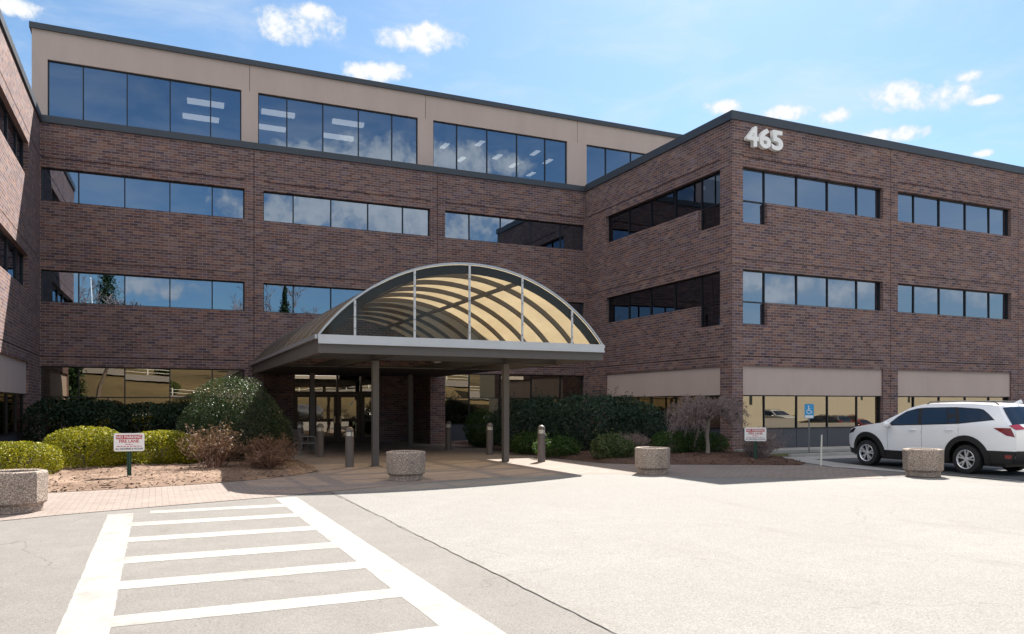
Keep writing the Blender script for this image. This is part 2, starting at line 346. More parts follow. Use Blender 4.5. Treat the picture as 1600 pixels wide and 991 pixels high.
def copy_tree(o, parent=None):
    c = o.copy(); COL.objects.link(c)
    if parent: c.parent = parent
    for ch in list(o.children): copy_tree(ch, c)
    return c
def sheet(name, pts, z, m, kind='structure', sub=0):
    mb = MB(); mb.add([(x, y, z) for x, y in pts], [tuple(range(len(pts)))]); o = mb.build(name, m); tag(o, kind=kind); return o

# ------------------------------------------------------------------ ground
def terrain_z(x, y):
    d = max(0., -24 - y); d2 = max(0., abs(x - 5) - 170)
    low = -1.25 * min(1, max(0, (x - 40) / 6)) * min(1, max(0, (-9 - y) / 4)) * min(1, max(0, (y + 60) / 15))
    return low + min(d * .125, 22) * min(1, d / 25) + (1.2 * mnoise.noise(Vector((x * .03, y * .03, 0)))) * min(1, d / 40)
gb = MB(); xs = list(np.linspace(-1500, -160, 6)) + list(np.linspace(-140, 30, 18)) + [38, 40, 43, 46] + list(np.linspace(50, 180, 14)) + list(np.linspace(220, 1500, 6)); ys = [-1500, -800, -400] + list(np.linspace(-260, -24, 33)) + [-20, -17, -14, -12, -10, -9, 0, 40, 90, 200, 500, 1500]
nxg = len(xs); gb.v = [(x, y, terrain_z(x, y)) for y in ys for x in xs]
for j in range(len(ys) - 1):
    for i in range(nxg - 1): gb.f.append((j * nxg + i, j * nxg + i + 1, (j + 1) * nxg + i + 1, (j + 1) * nxg + i)); gb.mi.append(0)
tag(gb.build('ground', 'dry_grass', smooth=True), kind='structure')
sheet('parking_lot', [(-60, -22), (39, -22), (39, -8), (120, -8), (120, 23.5), (-60, 23.5)], .004, 'asphalt')
PALE = [(3.16, 4.0), (3.17, 9), (3.2, 15.7), (5.04, 16.5), (7.08, 17.04), (9.06, 17.26), (10.46, 16.9), (12.15, 14.9), (13.9, 13.9), (16.2, 13.1), (17.2, 12.3), (17.4, 11), (40, 10), (60, -7.8), (38.8, -7.8), (38.8, -21), (3.16, -21)]
sheet('drive_surface', PALE, .008, 'asphalt_pale')
rb_ = MB()
for i in range(24):
    x0 = -150 + i * 14; f = lambda x: -58 - .0016 * (x - 20) ** 2
    for w0, w1 in ((-3.6, 3.6),):
        rb_.quad(*[(x, f(x) + w, terrain_z(x, f(x) + w) + .25) for x, w in ((x0, w0), (x0 + 14, w0), (x0 + 14, w1), (x0, w1))])
tag(rb_.build('road', 'asphalt', smooth=True), kind='structure')
# brick paver forecourt
sheet('paver_walk', [(-6, 12.6), (-2.1, 13.76), (-1.31, 14.14), (.58, 14.77), (2.05, 15.25), (3.15, 15.7), (5.04, 16.5), (7.08, 17.04), (9.06, 17.26), (10.46, 16.85), (12.15, 14.85), (13.85, 13.85), (15.6, 13.1),
                     (17.05, 14.9), (17.1, 16.6), (16.9, 17.0), (12.8, 20), (12.2, 22), (12.2, 35.6), (3.9, 35.6), (3.9, 20.6), (3.4, 20.0), (-.5, 18.2), (-6, 17.6)], .012, 'pavers')
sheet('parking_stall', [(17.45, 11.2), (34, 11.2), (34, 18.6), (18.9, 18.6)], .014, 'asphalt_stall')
sheet('concrete_ramp', [(17.1, 16.1), (17.5, 13.6), (18.9, 18.6), (22.5, 18.6), (22.5, 19.75), (18.4, 20.0)], .018, 'concrete')
sl = MB()
for u in (17.75, 20.9, 23.9): sl.add([(u, 11.4, .019), (u + .1, 11.4, .019), (u + .1, 18.4, .019), (u, 18.4, .019)], [(0, 1, 2, 3)])
tag(sl.build('stall_lines', 'paint'), kind='structure')
sheet('lawn_strip', [(18.6, 20.0), (34, 19.8), (34, 21.0), (19.2, 21.2)], .03, 'lawn')
fw = MB(); fw.box(19.0, 34, 21.2, 22.48, -.1, .13); tag(fw.build('pavement', 'concrete'), kind='structure')
kb = MB(); kb.box(19.0, 34, 19.66, 19.80, -.1, .12); tag(kb.build('kerb', 'concrete', bevel=.015), kind='structure')
# white crossing markings
def strip(name, pts, z=.012, m='paint'):
    mb = MB(); mb.add([(x, y, z) for x, y in pts], [tuple(range(len(pts)))]); return tag(mb.build(name, m), kind='structure')
cw = MB()
def wob_rect(mb, x0, x1, y0, y1, z, n=90, along='y', amp=.005):
    L, Rr = [], []
    for i in range(n + 1):
        t_ = i / n
        if along == 'y':
            y = y0 + (y1 - y0) * t_; L.append((x0 + random.uniform(-amp, amp), y, z)); Rr.append((x1 + random.uniform(-amp, amp), y, z))
        else:
            x = x0 + (x1 - x0) * t_; L.append((x, y0 + random.uniform(-amp, amp), z)); Rr.append((x, y1 + random.uniform(-amp, amp), z))
    mb.add(L + Rr, [(i, i + 1, n + 2 + i, n + 1 + i) for i in range(n)])
wob_rect(cw, -.68, -.315, 1.0, 13.9, .0062); wob_rect(cw, 2.02, 2.41, 1.0, 15.05, .0062)
for y, y2 in ((13.72, 14.09), (12.40, 12.80), (10.98, 11.37), (9.51, 9.92), (8.19, 8.57), (6.83, 7.18), (5.46, 5.81), (4.1, 4.45)): wob_rect(cw, (-.08 if y > 13.5 else -.3145), 2.0195, y, y2, .0064, 40, 'x', .005)
tag(cw.build('crosswalk_markings', 'paint'), kind='structure')
ck = MB(); n = 90; L = []; Rr = []
for i in range(n + 1):
    y = 1.5 + 14.1 * i / n; x = 3.165 + .03 * mnoise.noise(Vector((0, y * .9, 3))) + random.uniform(-.008, .008); w = random.uniform(.003, .012); L.append((x - w, y, .0125)); Rr.append((x + w, y, .0125))
ck.add(L + Rr, [(i, i + 1, n + 2 + i, n + 1 + i) for i in range(n)]); tag(ck.build('pavement_crack', 'asphalt'), kind='structure')

# ------------------------------------------------------------------ office building
B = thing('office_building', 'dark brick office building with ribbon windows, a stucco top floor and two projecting wings', 'building', (7.5, 33.1, 0))
def Pmain(s, d, z): return (s, 33.1 + d, z)
def Pfront(s, d, z): return (s, 22.5 + d, z)
def Pside(s, d, z): return (18.95 + d, s, z)
def Pleft(s, d, z): return (-3.83 - d, s, z)
def Ptop(s, d, z): return (s, 34.7 + d, z)
def Pentry(s, d, z): return (s, 35.5 + d, z)
def wall(mb, P, s0, s1, z0, z1, holes=(), grooves=()):
    def cuts(a, b, i, j): return sorted({a, b} | {min(max(h[k], a), b) for h in list(holes) + list(grooves) for k in (i, j)})
    S = cuts(s0, s1, 0, 1); Z = cuts(z0, z1, 2, 3)
    def cell(i, j):
        if i < 0 or j < 0 or i >= len(S) - 1 or j >= len(Z) - 1: return None
        cs, cz = (S[i] + S[i + 1]) / 2, (Z[j] + Z[j + 1]) / 2
        for h in holes:
            if h[0] < cs < h[1] and h[2] < cz < h[3]: return (h[4], -1)
        for g in grooves:
            if g[0] < cs < g[1] and g[2] < cz < g[3]: return (g[4], g[5])
        return (0, 0)
    for i in range(len(S) - 1):
        for j in range(len(Z) - 1):
            d, mi = cell(i, j)
            if mi >= 0: mb.quad(P(S[i], d, Z[j]), P(S[i + 1], d, Z[j]), P(S[i + 1], d, Z[j + 1]), P(S[i], d, Z[j + 1]), mi)
            for di, dj in ((1, 0), (0, 1)):
                q = cell(i + di, j + dj)
                if q and abs(q[0] - d) > 1e-6:
                    if di: s = S[i + 1]; mb.quad(P(s, d, Z[j]), P(s, q[0], Z[j]), P(s, q[0], Z[j + 1]), P(s, d, Z[j + 1]))
                    else: z = Z[j + 1]; mb.quad(P(S[i], d, z), P(S[i + 1], d, z), P(S[i + 1], q[0], z), P(S[i], q[0], z))
RV = .24
def bx(mb, P, s0, s1, d0, d1, z0, z1, mi=0):
    c = [P(s, d, z) for z in (z0, z1) for s, d in ((s0, d0), (s1, d0), (s1, d1), (s0, d1))]
    mb.add(c, [(0, 3, 2, 1), (4, 5, 6, 7), (0, 1, 5, 4), (1, 2, 6, 5), (2, 3, 7, 6), (3, 0, 4, 7)], mi)
def window(P, cuts, z0, z1, gm='glass', transom=None, extra=None, d=.15, fw=.042, parent=None, depth=.09):
    """one ribbon window: a frame (part) whose panes are sub-parts; extra = (i, z) drops pane i down to z"""
    f = MB(); s0, s1 = cuts[0], cuts[-1]
    bx(f, P, s0, s1, d, d + depth, z0, z0 + fw); bx(f, P, s0, s1, d, d + depth, z1 - fw, z1)
    for i, s in enumerate(cuts):
        a, b = (s, s + fw) if i == 0 else (s - fw, s) if i == len(cuts) - 1 else (s - fw / 2, s + fw / 2)
        bx(f, P, a, b, d - .003, d + depth - .003, z0 + fw, z1 - fw)
    if transom: 
        for i in range(len(cuts) - 1): bx(f, P, cuts[i] + (fw if i == 0 else fw / 2), cuts[i + 1] - (fw if i == len(cuts) - 2 else fw / 2), d + .005, d + depth - .006, transom - fw / 2, transom + fw / 2)
    rects = []
    for i in range(len(cuts) - 1):
        a = cuts[i] + (fw if i == 0 else fw / 2); b = cuts[i + 1] - (fw if i == len(cuts) - 2 else fw / 2)
        if transom: rects += [(a, b, z0 + fw, transom - fw / 2), (a, b, transom + fw / 2, z1 - fw)]
        else: rects.append((a, b, z0 + fw, z1 - fw))
    if extra:
        i, ze = extra; a, b = cuts[i], cuts[i + 1]
        bx(f, P, a, b, d, d + depth, ze, ze + fw); bx(f, P, a, a + fw, d, d + depth, ze + fw, z0); bx(f, P, b - fw, b, d, d + depth, ze + fw, z0)
        rects.append((a + fw, b - fw, ze + fw, z0))
    wf = f.build('window', 'window_frame', parent or B, world=True)
    for a, b, c, e in rects:
        p = MB(); k1, k2 = random.uniform(-.006, .006), random.uniform(-.006, .006)
        p.quad(P(a, d + .045 - k1 - k2, c), P(b, d + .045 + k1 - k2, c), P(b, d + .045 + k1 + k2, e), P(a, d + .045 - k1 + k2, e))
        p.build('pane', gm, wf, recalc=False)
    return wf
F2, F3 = (5.50, 6.68), (9.20, 10.42)
LW = .03
# --- main facade
holes, gro = [], []
bays = [(-3.80, 3.26), (3.98, 11.07), (11.77, 18.88)]
def cuts5(a, b): 
    w = (b - a); return [a, a + .170 * w, a + .388 * w, a + .611 * w, a + .829 * w, b]
for a, b in bays:
    for z0, z1 in (F2, F3): holes.append((a, b, z0, z1, RV)); gro.append((a - .0, b, z1 + .34, z1 + .37, .03, 1))
holes.append((-3.80, 3.26, .55, 3.16, RV)); holes.append((11.77, 18.88, .12, 3.16, RV)); holes.append((3.98, 11.07, 0, 3.16, 2.4))
for c in (3.62, 11.42): gro.append((c - .014, c + .014, 3.2, 12.1, .03, 1))
gro.append((-3.80, 3.26, 3.5, 3.53, .03, 1)); gro.append((11.77, 18.88, 3.5, 3.53, .03, 1))
mb = MB(); wall(mb, Pmain, -3.83, 18.95, 0, 12.1, holes, gro); mb.build('brick_wall', ['brick', 'joint'], B, world=True)
for i, (a, b) in enumerate(bays):
    for z0, z1 in (F2, F3): window(Pmain, cuts5(a, b), z0, z1)
window(Pmain, cuts5(*bays[0]), .55, 3.16, 'glass_bronze', 2.02)
def lower_panels(P, cuts, z0, z1, d=.17):
    p = MB()
    for i in range(len(cuts) - 1): bx(p, P, cuts[i] + .012, cuts[i + 1] - .012, d, d + .04, z0, z1)
    bx(p, P, cuts[0], cuts[-1], d + .03, d + .06, z0, z1)
    return p.build('sill_panel', 'spandrel', B, world=True)
c = cuts5(*bays[2]); window(Pmain, c, .84, 3.16, 'glass_bronze', 2.05); lower_panels(Pmain, c, .12, .84)
# --- wing facing the return (dark side) and the left wing
vc = [23.16, 24.44, 26.12, 27.83, 29.52, 31.2]
holes = [(vc[0], vc[-1], z0, z1, RV) for z0, z1 in (F2, F3)] + [(vc[0], vc[1], z0 - .82, z0 + .01, RV) for z0, z1 in (F2, F3)] + [(vc[0], vc[-1], .12, 3.16, RV)]
gro = [(vc[0] - .02, 32.9, z + .34, z + .37, .03, 1) for z in (F2[1], F3[1], 3.16)]
mb = MB(); wall(mb, Pside, 22.5, 33.1, 0, 12.1, holes, gro); mb.build('brick_wall', ['brick', 'joint'], B, world=True)
for z0, z1 in (F2, F3): window(Pside, vc, z0, z1, 'glass_dimmed', extra=(0, z0 - .82))
window(Pside, vc, .84, 2.1, 'glass_bronze'); lower_panels(Pside, vc, .12, .84)
p = MB(); bx(p, Pside, vc[0], vc[-1], .07, .2, 2.1, 3.16); p.build('stucco_panel', 'stucco', B, world=True)
lc = [22.7, 24.0, 25.65, 27.3, 28.95, 30.3]
holes = [(lc[0], lc[-1], z0, z1, RV) for z0, z1 in (F2, F3)] + [(lc[0], lc[-1], .12, 3.16, RV)]
gro = [(22.52, 32.9, z + .34, z + .37, .03, 1) for z in (F2[1], F3[1], 3.16)]
mb = MB(); wall(mb, Pleft, 22.5, 33.1, 0, 12.1, holes, gro); mb.build('brick_wall', ['brick', 'joint'], B, world=True)
for z0, z1 in (F2, F3): window(Pleft, lc, z0, z1)
window(Pleft, lc, .84, 2.1, 'glass_bronze'); lower_panels(Pleft, lc, .12, .84)
p = MB(); bx(p, Pleft, lc[0], lc[-1], .07, .2, 2.1, 3.16); p.build('stucco_panel', 'stucco', B, world=True)
# --- right wing front
fb = [(19.45, 26.58), (27.42, 34.52), (35.45, 42.55)]
fc = [[19.45, 20.59, 22.18, 23.75, 25.31, 26.58], [27.42, 28.54, 30.08, 31.72, 33.27, 34.52]]; fc.append([x + 8.03 for x in fc[1]])
holes, gro = [], []
for k, (a, b) in enumerate(fb):
    for z0, z1 in (F2, F3):
        holes.append((a, b, z0, z1, RV)); gro.append((a - .02, b + .02, z1 + .34, z1 + .37, .03, 1))
        if k == 0: holes.append((a, fc[0][1], z0 - .82, z0 + .01, RV))
    holes.append((a, b, .12, 3.16, RV)); gro.append((a - .02, b + .02, 3.5, 3.53, .03, 1))
for c in (27.0, 35.0): gro.append((c - .014, c + .014, 0, 12.1, .03, 1))
mb = MB(); wall(mb, Pfront, 18.95, 43, 0, 12.1, holes, gro); mb.build('brick_wall', ['brick', 'joint'], B, world=True)
for k, c in enumerate(fc):
    for z0, z1 in (F2, F3): window(Pfront, c, z0, z1, extra=(0, z0 - .82) if k == 0 else None)
    window(Pfront, c, .84, 2.1, 'glass_bronze'); lower_panels(Pfront, c, .12, .84)
    p = MB(); bx(p, Pfront, c[0], c[-1], .07, .2, 2.1, 3.16); p.build('stucco_panel', 'stucco', B, world=True)
# --- stucco top storey, set back behind the ledge
tb = [(-3.76, 3.29), (3.96, 11.01), (11.75, 18.82), (19.93, 26.9), (27.7, 34.7)]
mb = MB(); wall(mb, Ptop, -4.28, 38, 12.0, 16.1, [(a, b, 12.35, 14.97, .16) for a, b in tb], [(c - .01, c + .01, 14.97, 16.1, .02, 1) for c in (3.62, 11.38, 19.4)]); 
mb.quad((-4.28, 34.7, 12), (-4.28, 48, 12), (-4.28, 48, 16.1), (-4.28, 34.7, 16.1)); mb.quad((38, 34.7, 12), (38, 48, 12), (38, 48, 16.1), (38, 34.7, 16.1)); mb.quad((-4.28, 48, 12), (38, 48, 12), (38, 48, 16.1), (-4.28, 48, 16.1))
mb.build('top_storey_wall', ['stucco', 'joint'], B, world=True)
for a, b in tb: window(Ptop, cuts5(a, b), 12.35, 14.97, d=.08)
# --- copings and roofs
cp = MB()
cp.box(-3.9, 18.95, 33.04, 34.69, 12.04, 12.30); cp.box(18.89, 19.3, 22.85, 33.03, 12.05, 12.36); cp.box(18.89, 43.1, 22.44, 22.84, 12.05, 12.36); cp.box(-4.3, -3.77, 22.85, 33.03, 12.05, 12.31); cp.box(-22, -3.77, 22.44, 22.84, 12.05, 12.31)
cp.box(-4.36, 38.06, 34.62, 35.0, 16.06, 16.28); cp.box(-4.36, -4.0, 35.01, 48, 16.06, 16.28); cp.box(-4.36, 38.06, 47.7, 48.06, 16.0, 16.282)
cp.build('roof_coping', 'coping', B, world=True)
rf = MB(); rf.box(-4.2, 37.9, 34.95, 47.9, 15.3, 16.0); rf.box(-21.9, -4.25, 22.8, 50, 11.6, 11.95); rf.box(19.25, 42.9, 22.8, 50, 11.6, 11.95); rf.box(-4.25, 19.25, 34.9, 50, 11.6, 11.95)
rf.build('roof', 'roofing', B, world=True)
rw = MB(); rw.box(-22, 43, 50, 50.3, 0, 12.1); rw.box(-22.3, -22, 22.5, 50.3, 0, 12.1); rw.box(43, 43.3, 22.5, 50.3, 0, 12.1)
rw.build('rear_wall', 'brick', B, world=True)
mb = MB(); wall(mb, Pfront, -22, -3.83, 0, 12.1); mb.build('brick_wall', 'brick', B, world=True)
# --- rooms behind the glass
it = MB()
for z0, z1 in ((3.22, 5.2), (6.95, 8.3), (10.7, 11.55)):
    it.box(-3.4, 18.6, 33.45, 43, z0, z1) if z0 > 4 else (it.box(-3.4, 3.5, 33.45, 43, z0, z1), it.box(3.5, 11.5, 35.8, 43, z0, z1), it.box(11.5, 18.6, 33.45, 43, z0, z1), it.box(3.7, 11.3, 33.45, 35.79, 3.22, z1))
    it.box(19.4, 42.6, 22.95, 49, z0 , z1); it.box(-21, -4.3, 22.95, 49, z0, z1)
it.box(-21, 42.6, 43, 43.3, 0, 11.5); it.box(-9.5, -9.2, 23, 43, 0, 11.5); it.box(26.5, 26.7, 29.5, 43, 0, 11.5); it.box(26.7, 42.6, 29.3, 29.5, 0, 11.5)
it.box(-4.0, 3.6, 33.5, 33.52, 0, .5); it.box(18.3, 18.5, 33.6, 43, 0, 11.5); it.box(-3.35, -3.15, 33.6, 43, 0, 11.5)
it.box(-4.1, 37.8, 35.0, 45, 12.0, 12.3); it.box(-4.1, 37.8, 44, 44.2, 12.3, 15.2); it.box(-4.1, 37.8, 35.02, 45, 15.02, 15.28)
it.box(3.3, 3.5, 33.6, 43, 0, 3.2); it.box(11.25, 11.45, 36, 43, 0, 3.2)
it.build('interior', 'interior', B, world=True)
# --- entrance under the canopy
mb = MB(); wall(mb, Pentry, 3.98, 11.07, 0, 3.16, [(5.55, 9.45, 0, 3.15, .2)], []); mb.build('brick_wall', ['brick', 'joint'], B, world=True)
ec = [5.55, 6.40, 7.50, 8.58, 9.45]
ef = MB()
for i, s in enumerate(ec):
    a, b = (s, s + .07) if i == 0 else (s - .07, s) if i == 4 else (s - .045, s + .045)
    bx(ef, Pentry, a, b, .05, .17, 0, 3.16)
bx(ef, Pentry, 5.62, 9.38, .06, .16, 2.22, 2.32); bx(ef, Pentry, 5.62, 9.38, .06, .16, 3.06, 3.16)
ef.build('entrance_frame', 'bronze_door', B, world=True)
for i in range(4):
    a = ec[i] + (.08 if i == 0 else .055); b = ec[i + 1] - (.08 if i == 3 else .055)
    p = MB(); p.quad(Pentry(a, .11, 2.34), Pentry(b, .11, 2.34), Pentry(b, .112, 3.05), Pentry(a, .112, 3.05)); p.build('transom_glass', 'glass_bronze', B, world=True, recalc=False)
    dr = MB()
    bx(dr, Pentry, a, a + .11, .075, .125, .02, 2.2); bx(dr, Pentry, b - .11, b, .075, .125, .02, 2.2); bx(dr, Pentry, a + .11, b - .11, .075, .125, .02, .28); bx(dr, Pentry, a + .11, b - .11, .075, .125, 2.08, 2.2); bx(dr, Pentry, a + .11, b - .11, .075, .125, .98, 1.12)
    d_ = dr.build('door' if i in (1, 2) else 'sidelight', 'bronze_door', B, world=True)
    k = (random.uniform(-.004, .004), random.uniform(-.004, .004))
    for z0, z1 in ((.28, .98), (1.12, 2.08)):
        g = MB(); g.quad(Pentry(a + .11, .1 + k[0], z0), Pentry(b - .11, .1 - k[0], z0), Pentry(b - .11, .1 + k[1], z1), Pentry(a + .11, .1 - k[1], z1)); g.build('pane', 'glass_bronze', d_, recalc=False)
    if i in (1, 2):
        h = MB()
        hx = b - .09 if i == 1 else a + .09
        bx(h, Pentry, hx - .04, hx + .04, .055, .072, .92, 1.22)
        h.tube([Pentry(hx, .05, .95), Pentry(hx, -.01, .97), Pentry(hx, -.01, 1.17), Pentry(hx, .05, 1.19)], .012, 6)
        h.build('handle', 'brass', d_)

# ceiling lights inside, lit
def ceiling_light(x, y, z, L, w, rz, label):
    r = thing('ceiling_light', label, 'light', (x, y, z), rz, 'lit strip lights on the office ceilings')
    a = MB(); a.box(-L / 2, L / 2, -w / 2, w / 2, 0, .03); a.build('housing', 'letter_white', r)
    b = MB(); b.box(-L / 2 + .03, L / 2 - .03, -w / 2 + .02, w / 2 - .02, -.035 if rz else -.16, -.002); b.build('tube', 'tube_light', r)
cl = [(2.0, 36.7, 1.55, 0, 'lit strip light in the leftmost top-floor window, nearer the glass'), (1.9, 38.7, 1.6, 0, 'lit strip light in the leftmost top-floor window, farther back'),
      (5.05, 36.65, 1.5, 0, 'lit strip light in the second top-floor window, front left'), (4.95, 38.7, 1.5, 0, 'lit strip light in the second top-floor window, back left'),
      (8.2, 36.55, 1.5, 0, 'lit strip light in the second top-floor window, front right'), (8.2, 38.65, 1.5, 0, 'lit strip light in the second top-floor window, back right'),
      (13.45, 37.9, 1.2, 1, 'short lit light in the third top-floor window, far left'), (15.0, 39.6, 1.2, 1, 'short lit light in the third top-floor window, set deep beside the second mullion'),
      (14.95, 36.8, 1.2, 1, 'short lit light in the third top-floor window, near its second mullion by the glass'), (16.6, 38.4, 1.2, 1, 'short lit light in the third top-floor window, in the middle pane'),
      (18.0, 39.4, 1.2, 1, 'short lit light in the third top-floor window, deep in the fourth pane'), (18.15, 37.0, 1.2, 1, 'short lit light in the third top-floor window, high in the fourth pane'),
      (19.4, 38.0, 1.2, 1, 'short lit light in the third top-floor window, in the last pane high up'), (19.6, 40.5, 1.2, 1, 'short lit light in the third top-floor window, in the last pane low down')]
for x, y, L, o_, lab in cl: ceiling_light(x, y, 14.98, L if not o_ else .85, .34 if not o_ else .30, R(90) if o_ else 0, lab)
for x, lab in ((6.2, 'lit strip light in the lobby behind the left sidelight'), (7.6, 'lit strip light in the lobby behind the double doors')): ceiling_light(x, 38.5, 3.16, 1.2, .2, 0, lab)
ceiling_light(16.2, 35.6, 3.16, 1.2, .2, 0, 'lit strip light in the ground-floor room right of the canopy')

# address figures
def text_mesh(s, size, ext=.0, off=0., bevel=0., align='LEFT', spacing=1.0):
    cu = bpy.data.curves.new('lettering', 'FONT'); cu.body = s; cu.size = size; cu.extrude = ext; cu.offset = off; cu.bevel_depth = bevel; cu.align_x = align; cu.space_character = spacing; cu.resolution_u = 6
    o = bpy.data.objects.new('lettering', cu); COL.objects.link(o)
    dg = bpy.context.evaluated_depsgraph_get(); dg.update(); me = bpy.data.meshes.new_from_object(o.evaluated_get(dg)); bpy.data.objects.remove(o); bpy.data.curves.remove(cu); return me
an = thing('address_number', 'large white raised numerals 465 high on the right wing brick corner', 'sign', (19.47, 22.5, 11.12))
for i, ch in enumerate('465'):
    me = text_mesh(ch, 1.0, .085, .034); 
    xs_ = [v.co.x for v in me.vertices]; ys_ = [v.co.y for v in me.vertices]; sx = .535 / (max(xs_) - min(xs_)); sy = .74 / (max(ys_) - min(ys_)); x0, y0 = min(xs_), min(ys_)
    for v in me.vertices: v.co = ((v.co.x - x0) * sx, -.12 - v.co.z, (v.co.y - y0) * sy)
    me.materials.clear(); me.materials.append(M['letter_white']); o = bpy.data.objects.new('digit', me); COL.objects.link(o); o.parent = an; o.location = (i * .58, 0, 0)
    bm = bmesh.new(); bm.from_mesh(me); bmesh.ops.recalc_face_normals(bm, faces=bm.faces); bm.to_mesh(me); bm.free()

# ------------------------------------------------------------------ entrance canopy
UL, UR, V0, V1, ZB, RISE = 3.55, 11.40, 19.0, 33.06, 3.40, 1.98
UC = (UL + UR) / 2; HW = (UR - UL) / 2; RAD = (HW ** 2 + RISE ** 2) / (2 * RISE); AMX = math.asin(HW / RAD)
def arc_pt(a, dr=0): return (UC + (RAD + dr) * math.sin(a), ZB + RISE - RAD + (RAD + dr) * math.cos(a))
K = thing('entrance_canopy', 'arched entrance canopy with amber translucent vault on slim grey posts', 'canopy', (UC, V0, 0))
NA = 36; angs = [-AMX + 2 * AMX * i / NA for i in range(NA + 1)]
ribs = [V0 + (V1 - V0) * i / 10 for i in range(11)]
for k in range(10):
    m_ = MB()
    for i in range(NA):
        (x0, z0), (x1, z1) = arc_pt(angs[i]), arc_pt(angs[i + 1]); a, b = ribs[k] + .01, ribs[k + 1] - .01
        m_.quad((x0, a, z0), (x1, a, z1), (x1, b, z1), (x0, b, z0))
    m_.build('vault_panel', 'vault_panel', K, smooth=True, world=True, recalc=False)
def arch_bar(v0, v1, r0, r1):
    m_ = MB()
    for i in range(NA):
        A, Bq = angs[i], angs[i + 1]; c = []
        for a in (A, Bq):
            for r, v in ((r0, v0), (r1, v0), (r1, v1), (r0, v1)):
                x, z = arc_pt(a, r); c.append((x, v, z))
        m_.add(c, [(0, 1, 5, 4), (1, 2, 6, 5), (2, 3, 7, 6), (3, 0, 4, 7)] + ([(0, 3, 2, 1)] if i == 0 else []) + ([(4, 5, 6, 7)] if i == NA - 1 else []))
    return m_
for k in range(1, 10): arch_bar(ribs[k] - .04, ribs[k] + .04, -.13, -.008).build('rib', 'canopy_paint', K, world=True)
for k in range(0, 11):
    m_ = arch_bar(ribs[k] - .02, ribs[k] + .02, .006, .03); m_.build('batten', 'bollard_paint', K, world=True)
arch_bar(V0 - .05, V0 - .01, -.012, .035).build('arch_trim', 'aluminium', K, world=True)
arch_bar(V0 + .01, V0 + .08, -.24, -.022).build('arch_frame', 'window_frame', K, world=True)
for uu in (5.93, 8.92):
    a = math.asin((uu - UC) / RAD); x, z = arc_pt(a, -.17)
    m_ = MB(); m_.box(x - .04, x + .04, V0 + .09, V1, z - .05, z + .05); m_.build('purlin', 'canopy_paint', K, world=True)
gm = [UL + .06, 4.42, 5.93, 7.41, 8.92, 10.43, UR - .06]
for i in range(6):
    a_, b_ = gm[i] + .03, gm[i + 1] - .03; m_ = MB(); N = 10
    for j in range(N):
        u0, u1 = a_ + (b_ - a_) * j / N, a_ + (b_ - a_) * (j + 1) / N
        zt = lambda u: max(ZB + .02, ZB + RISE - RAD + math.sqrt(max(0, (RAD - .03) ** 2 - (u - UC) ** 2)))
        m_.quad((u0, V0 + .03 - .031, ZB + .01), (u1, V0 - .001, ZB + .01), (u1, V0 - .001, zt(u1)), (u0, V0 - .001, zt(u0)))
    m_.build('gable_panel', 'gable_panel', K, world=True, recalc=False)
for uu in gm[1:-1]:
    zt = ZB + RISE - RAD + math.sqrt((RAD - .02) ** 2 - (uu - UC) ** 2); m_ = MB(); m_.box(uu - .026, uu + .026, V0 - .055, V0 - .012, ZB + .02, zt)
    z = ZB + .2
    while z < zt - .1: m_.lathe([(.0, -.012), (.014, -.012), (.014, 0)], 6, 1, (0, 0, 0)); m_.v[-18:] = [(uu + p[0], V0 - .057 + p[2] * .8, z + p[1]) for p in m_.v[-18:]]; z += .28
    m_.build('mullion', ['white_trim', 'joint'], K, world=True)
m_ = MB(); m_.box(UL - .02, UR + .02, V0 - .10, V0 - .06, ZB - .20, ZB + .02); m_.box(UL + .0, UR, V0 - .06, V0 + .0, ZB - .02, ZB + .008); m_.box(UL - .02, UR + .02, V0 - .13, V0 - .101, ZB - .20, ZB - .16)
m_.build('gutter_trim', 'white_trim', K, world=True)
m_ = MB(); m_.box(UL - .01, UR + .01, V0 - .05, V0 + .13, ZB - .42, ZB - .2); m_.build('front_fascia', 'canopy_paint', K, world=True)
for u0, u1, nm in ((UL, UL + .14, 'side_fascia'), (UR - .14, UR, 'side_fascia')):
    m_ = MB(); m_.box(u0, u1, V0 + .131, V1, ZB - .42, ZB - .015); m_.build(nm, 'canopy_paint', K, world=True)
for u0, u1 in ((UL - .09, UL - .003), (UR + .003, UR + .09)):
    m_ = MB(); m_.box(u0, u1, V0 - .02, V1, ZB - .08, ZB + .02); m_.build('eave_trim', 'aluminium', K, world=True)
m_ = MB()
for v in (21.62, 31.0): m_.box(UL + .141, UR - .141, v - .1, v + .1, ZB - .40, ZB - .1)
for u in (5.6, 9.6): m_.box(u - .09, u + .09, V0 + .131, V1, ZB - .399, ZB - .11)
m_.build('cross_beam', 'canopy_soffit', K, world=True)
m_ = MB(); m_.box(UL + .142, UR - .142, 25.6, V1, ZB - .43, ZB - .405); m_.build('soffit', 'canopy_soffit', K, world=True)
for u, v in ((5.62, 21.65), (9.62, 21.65), (5.55, 31.0), (9.5, 31.0)):
    m_ = MB(); m_.box(u - .09, u + .09, v - .09, v + .09, .012, ZB - .42); m_.box(u - .16, u + .16, v - .16, v + .16, .013, .03); m_.build('post', 'canopy_paint', K, world=True, bevel=.01)

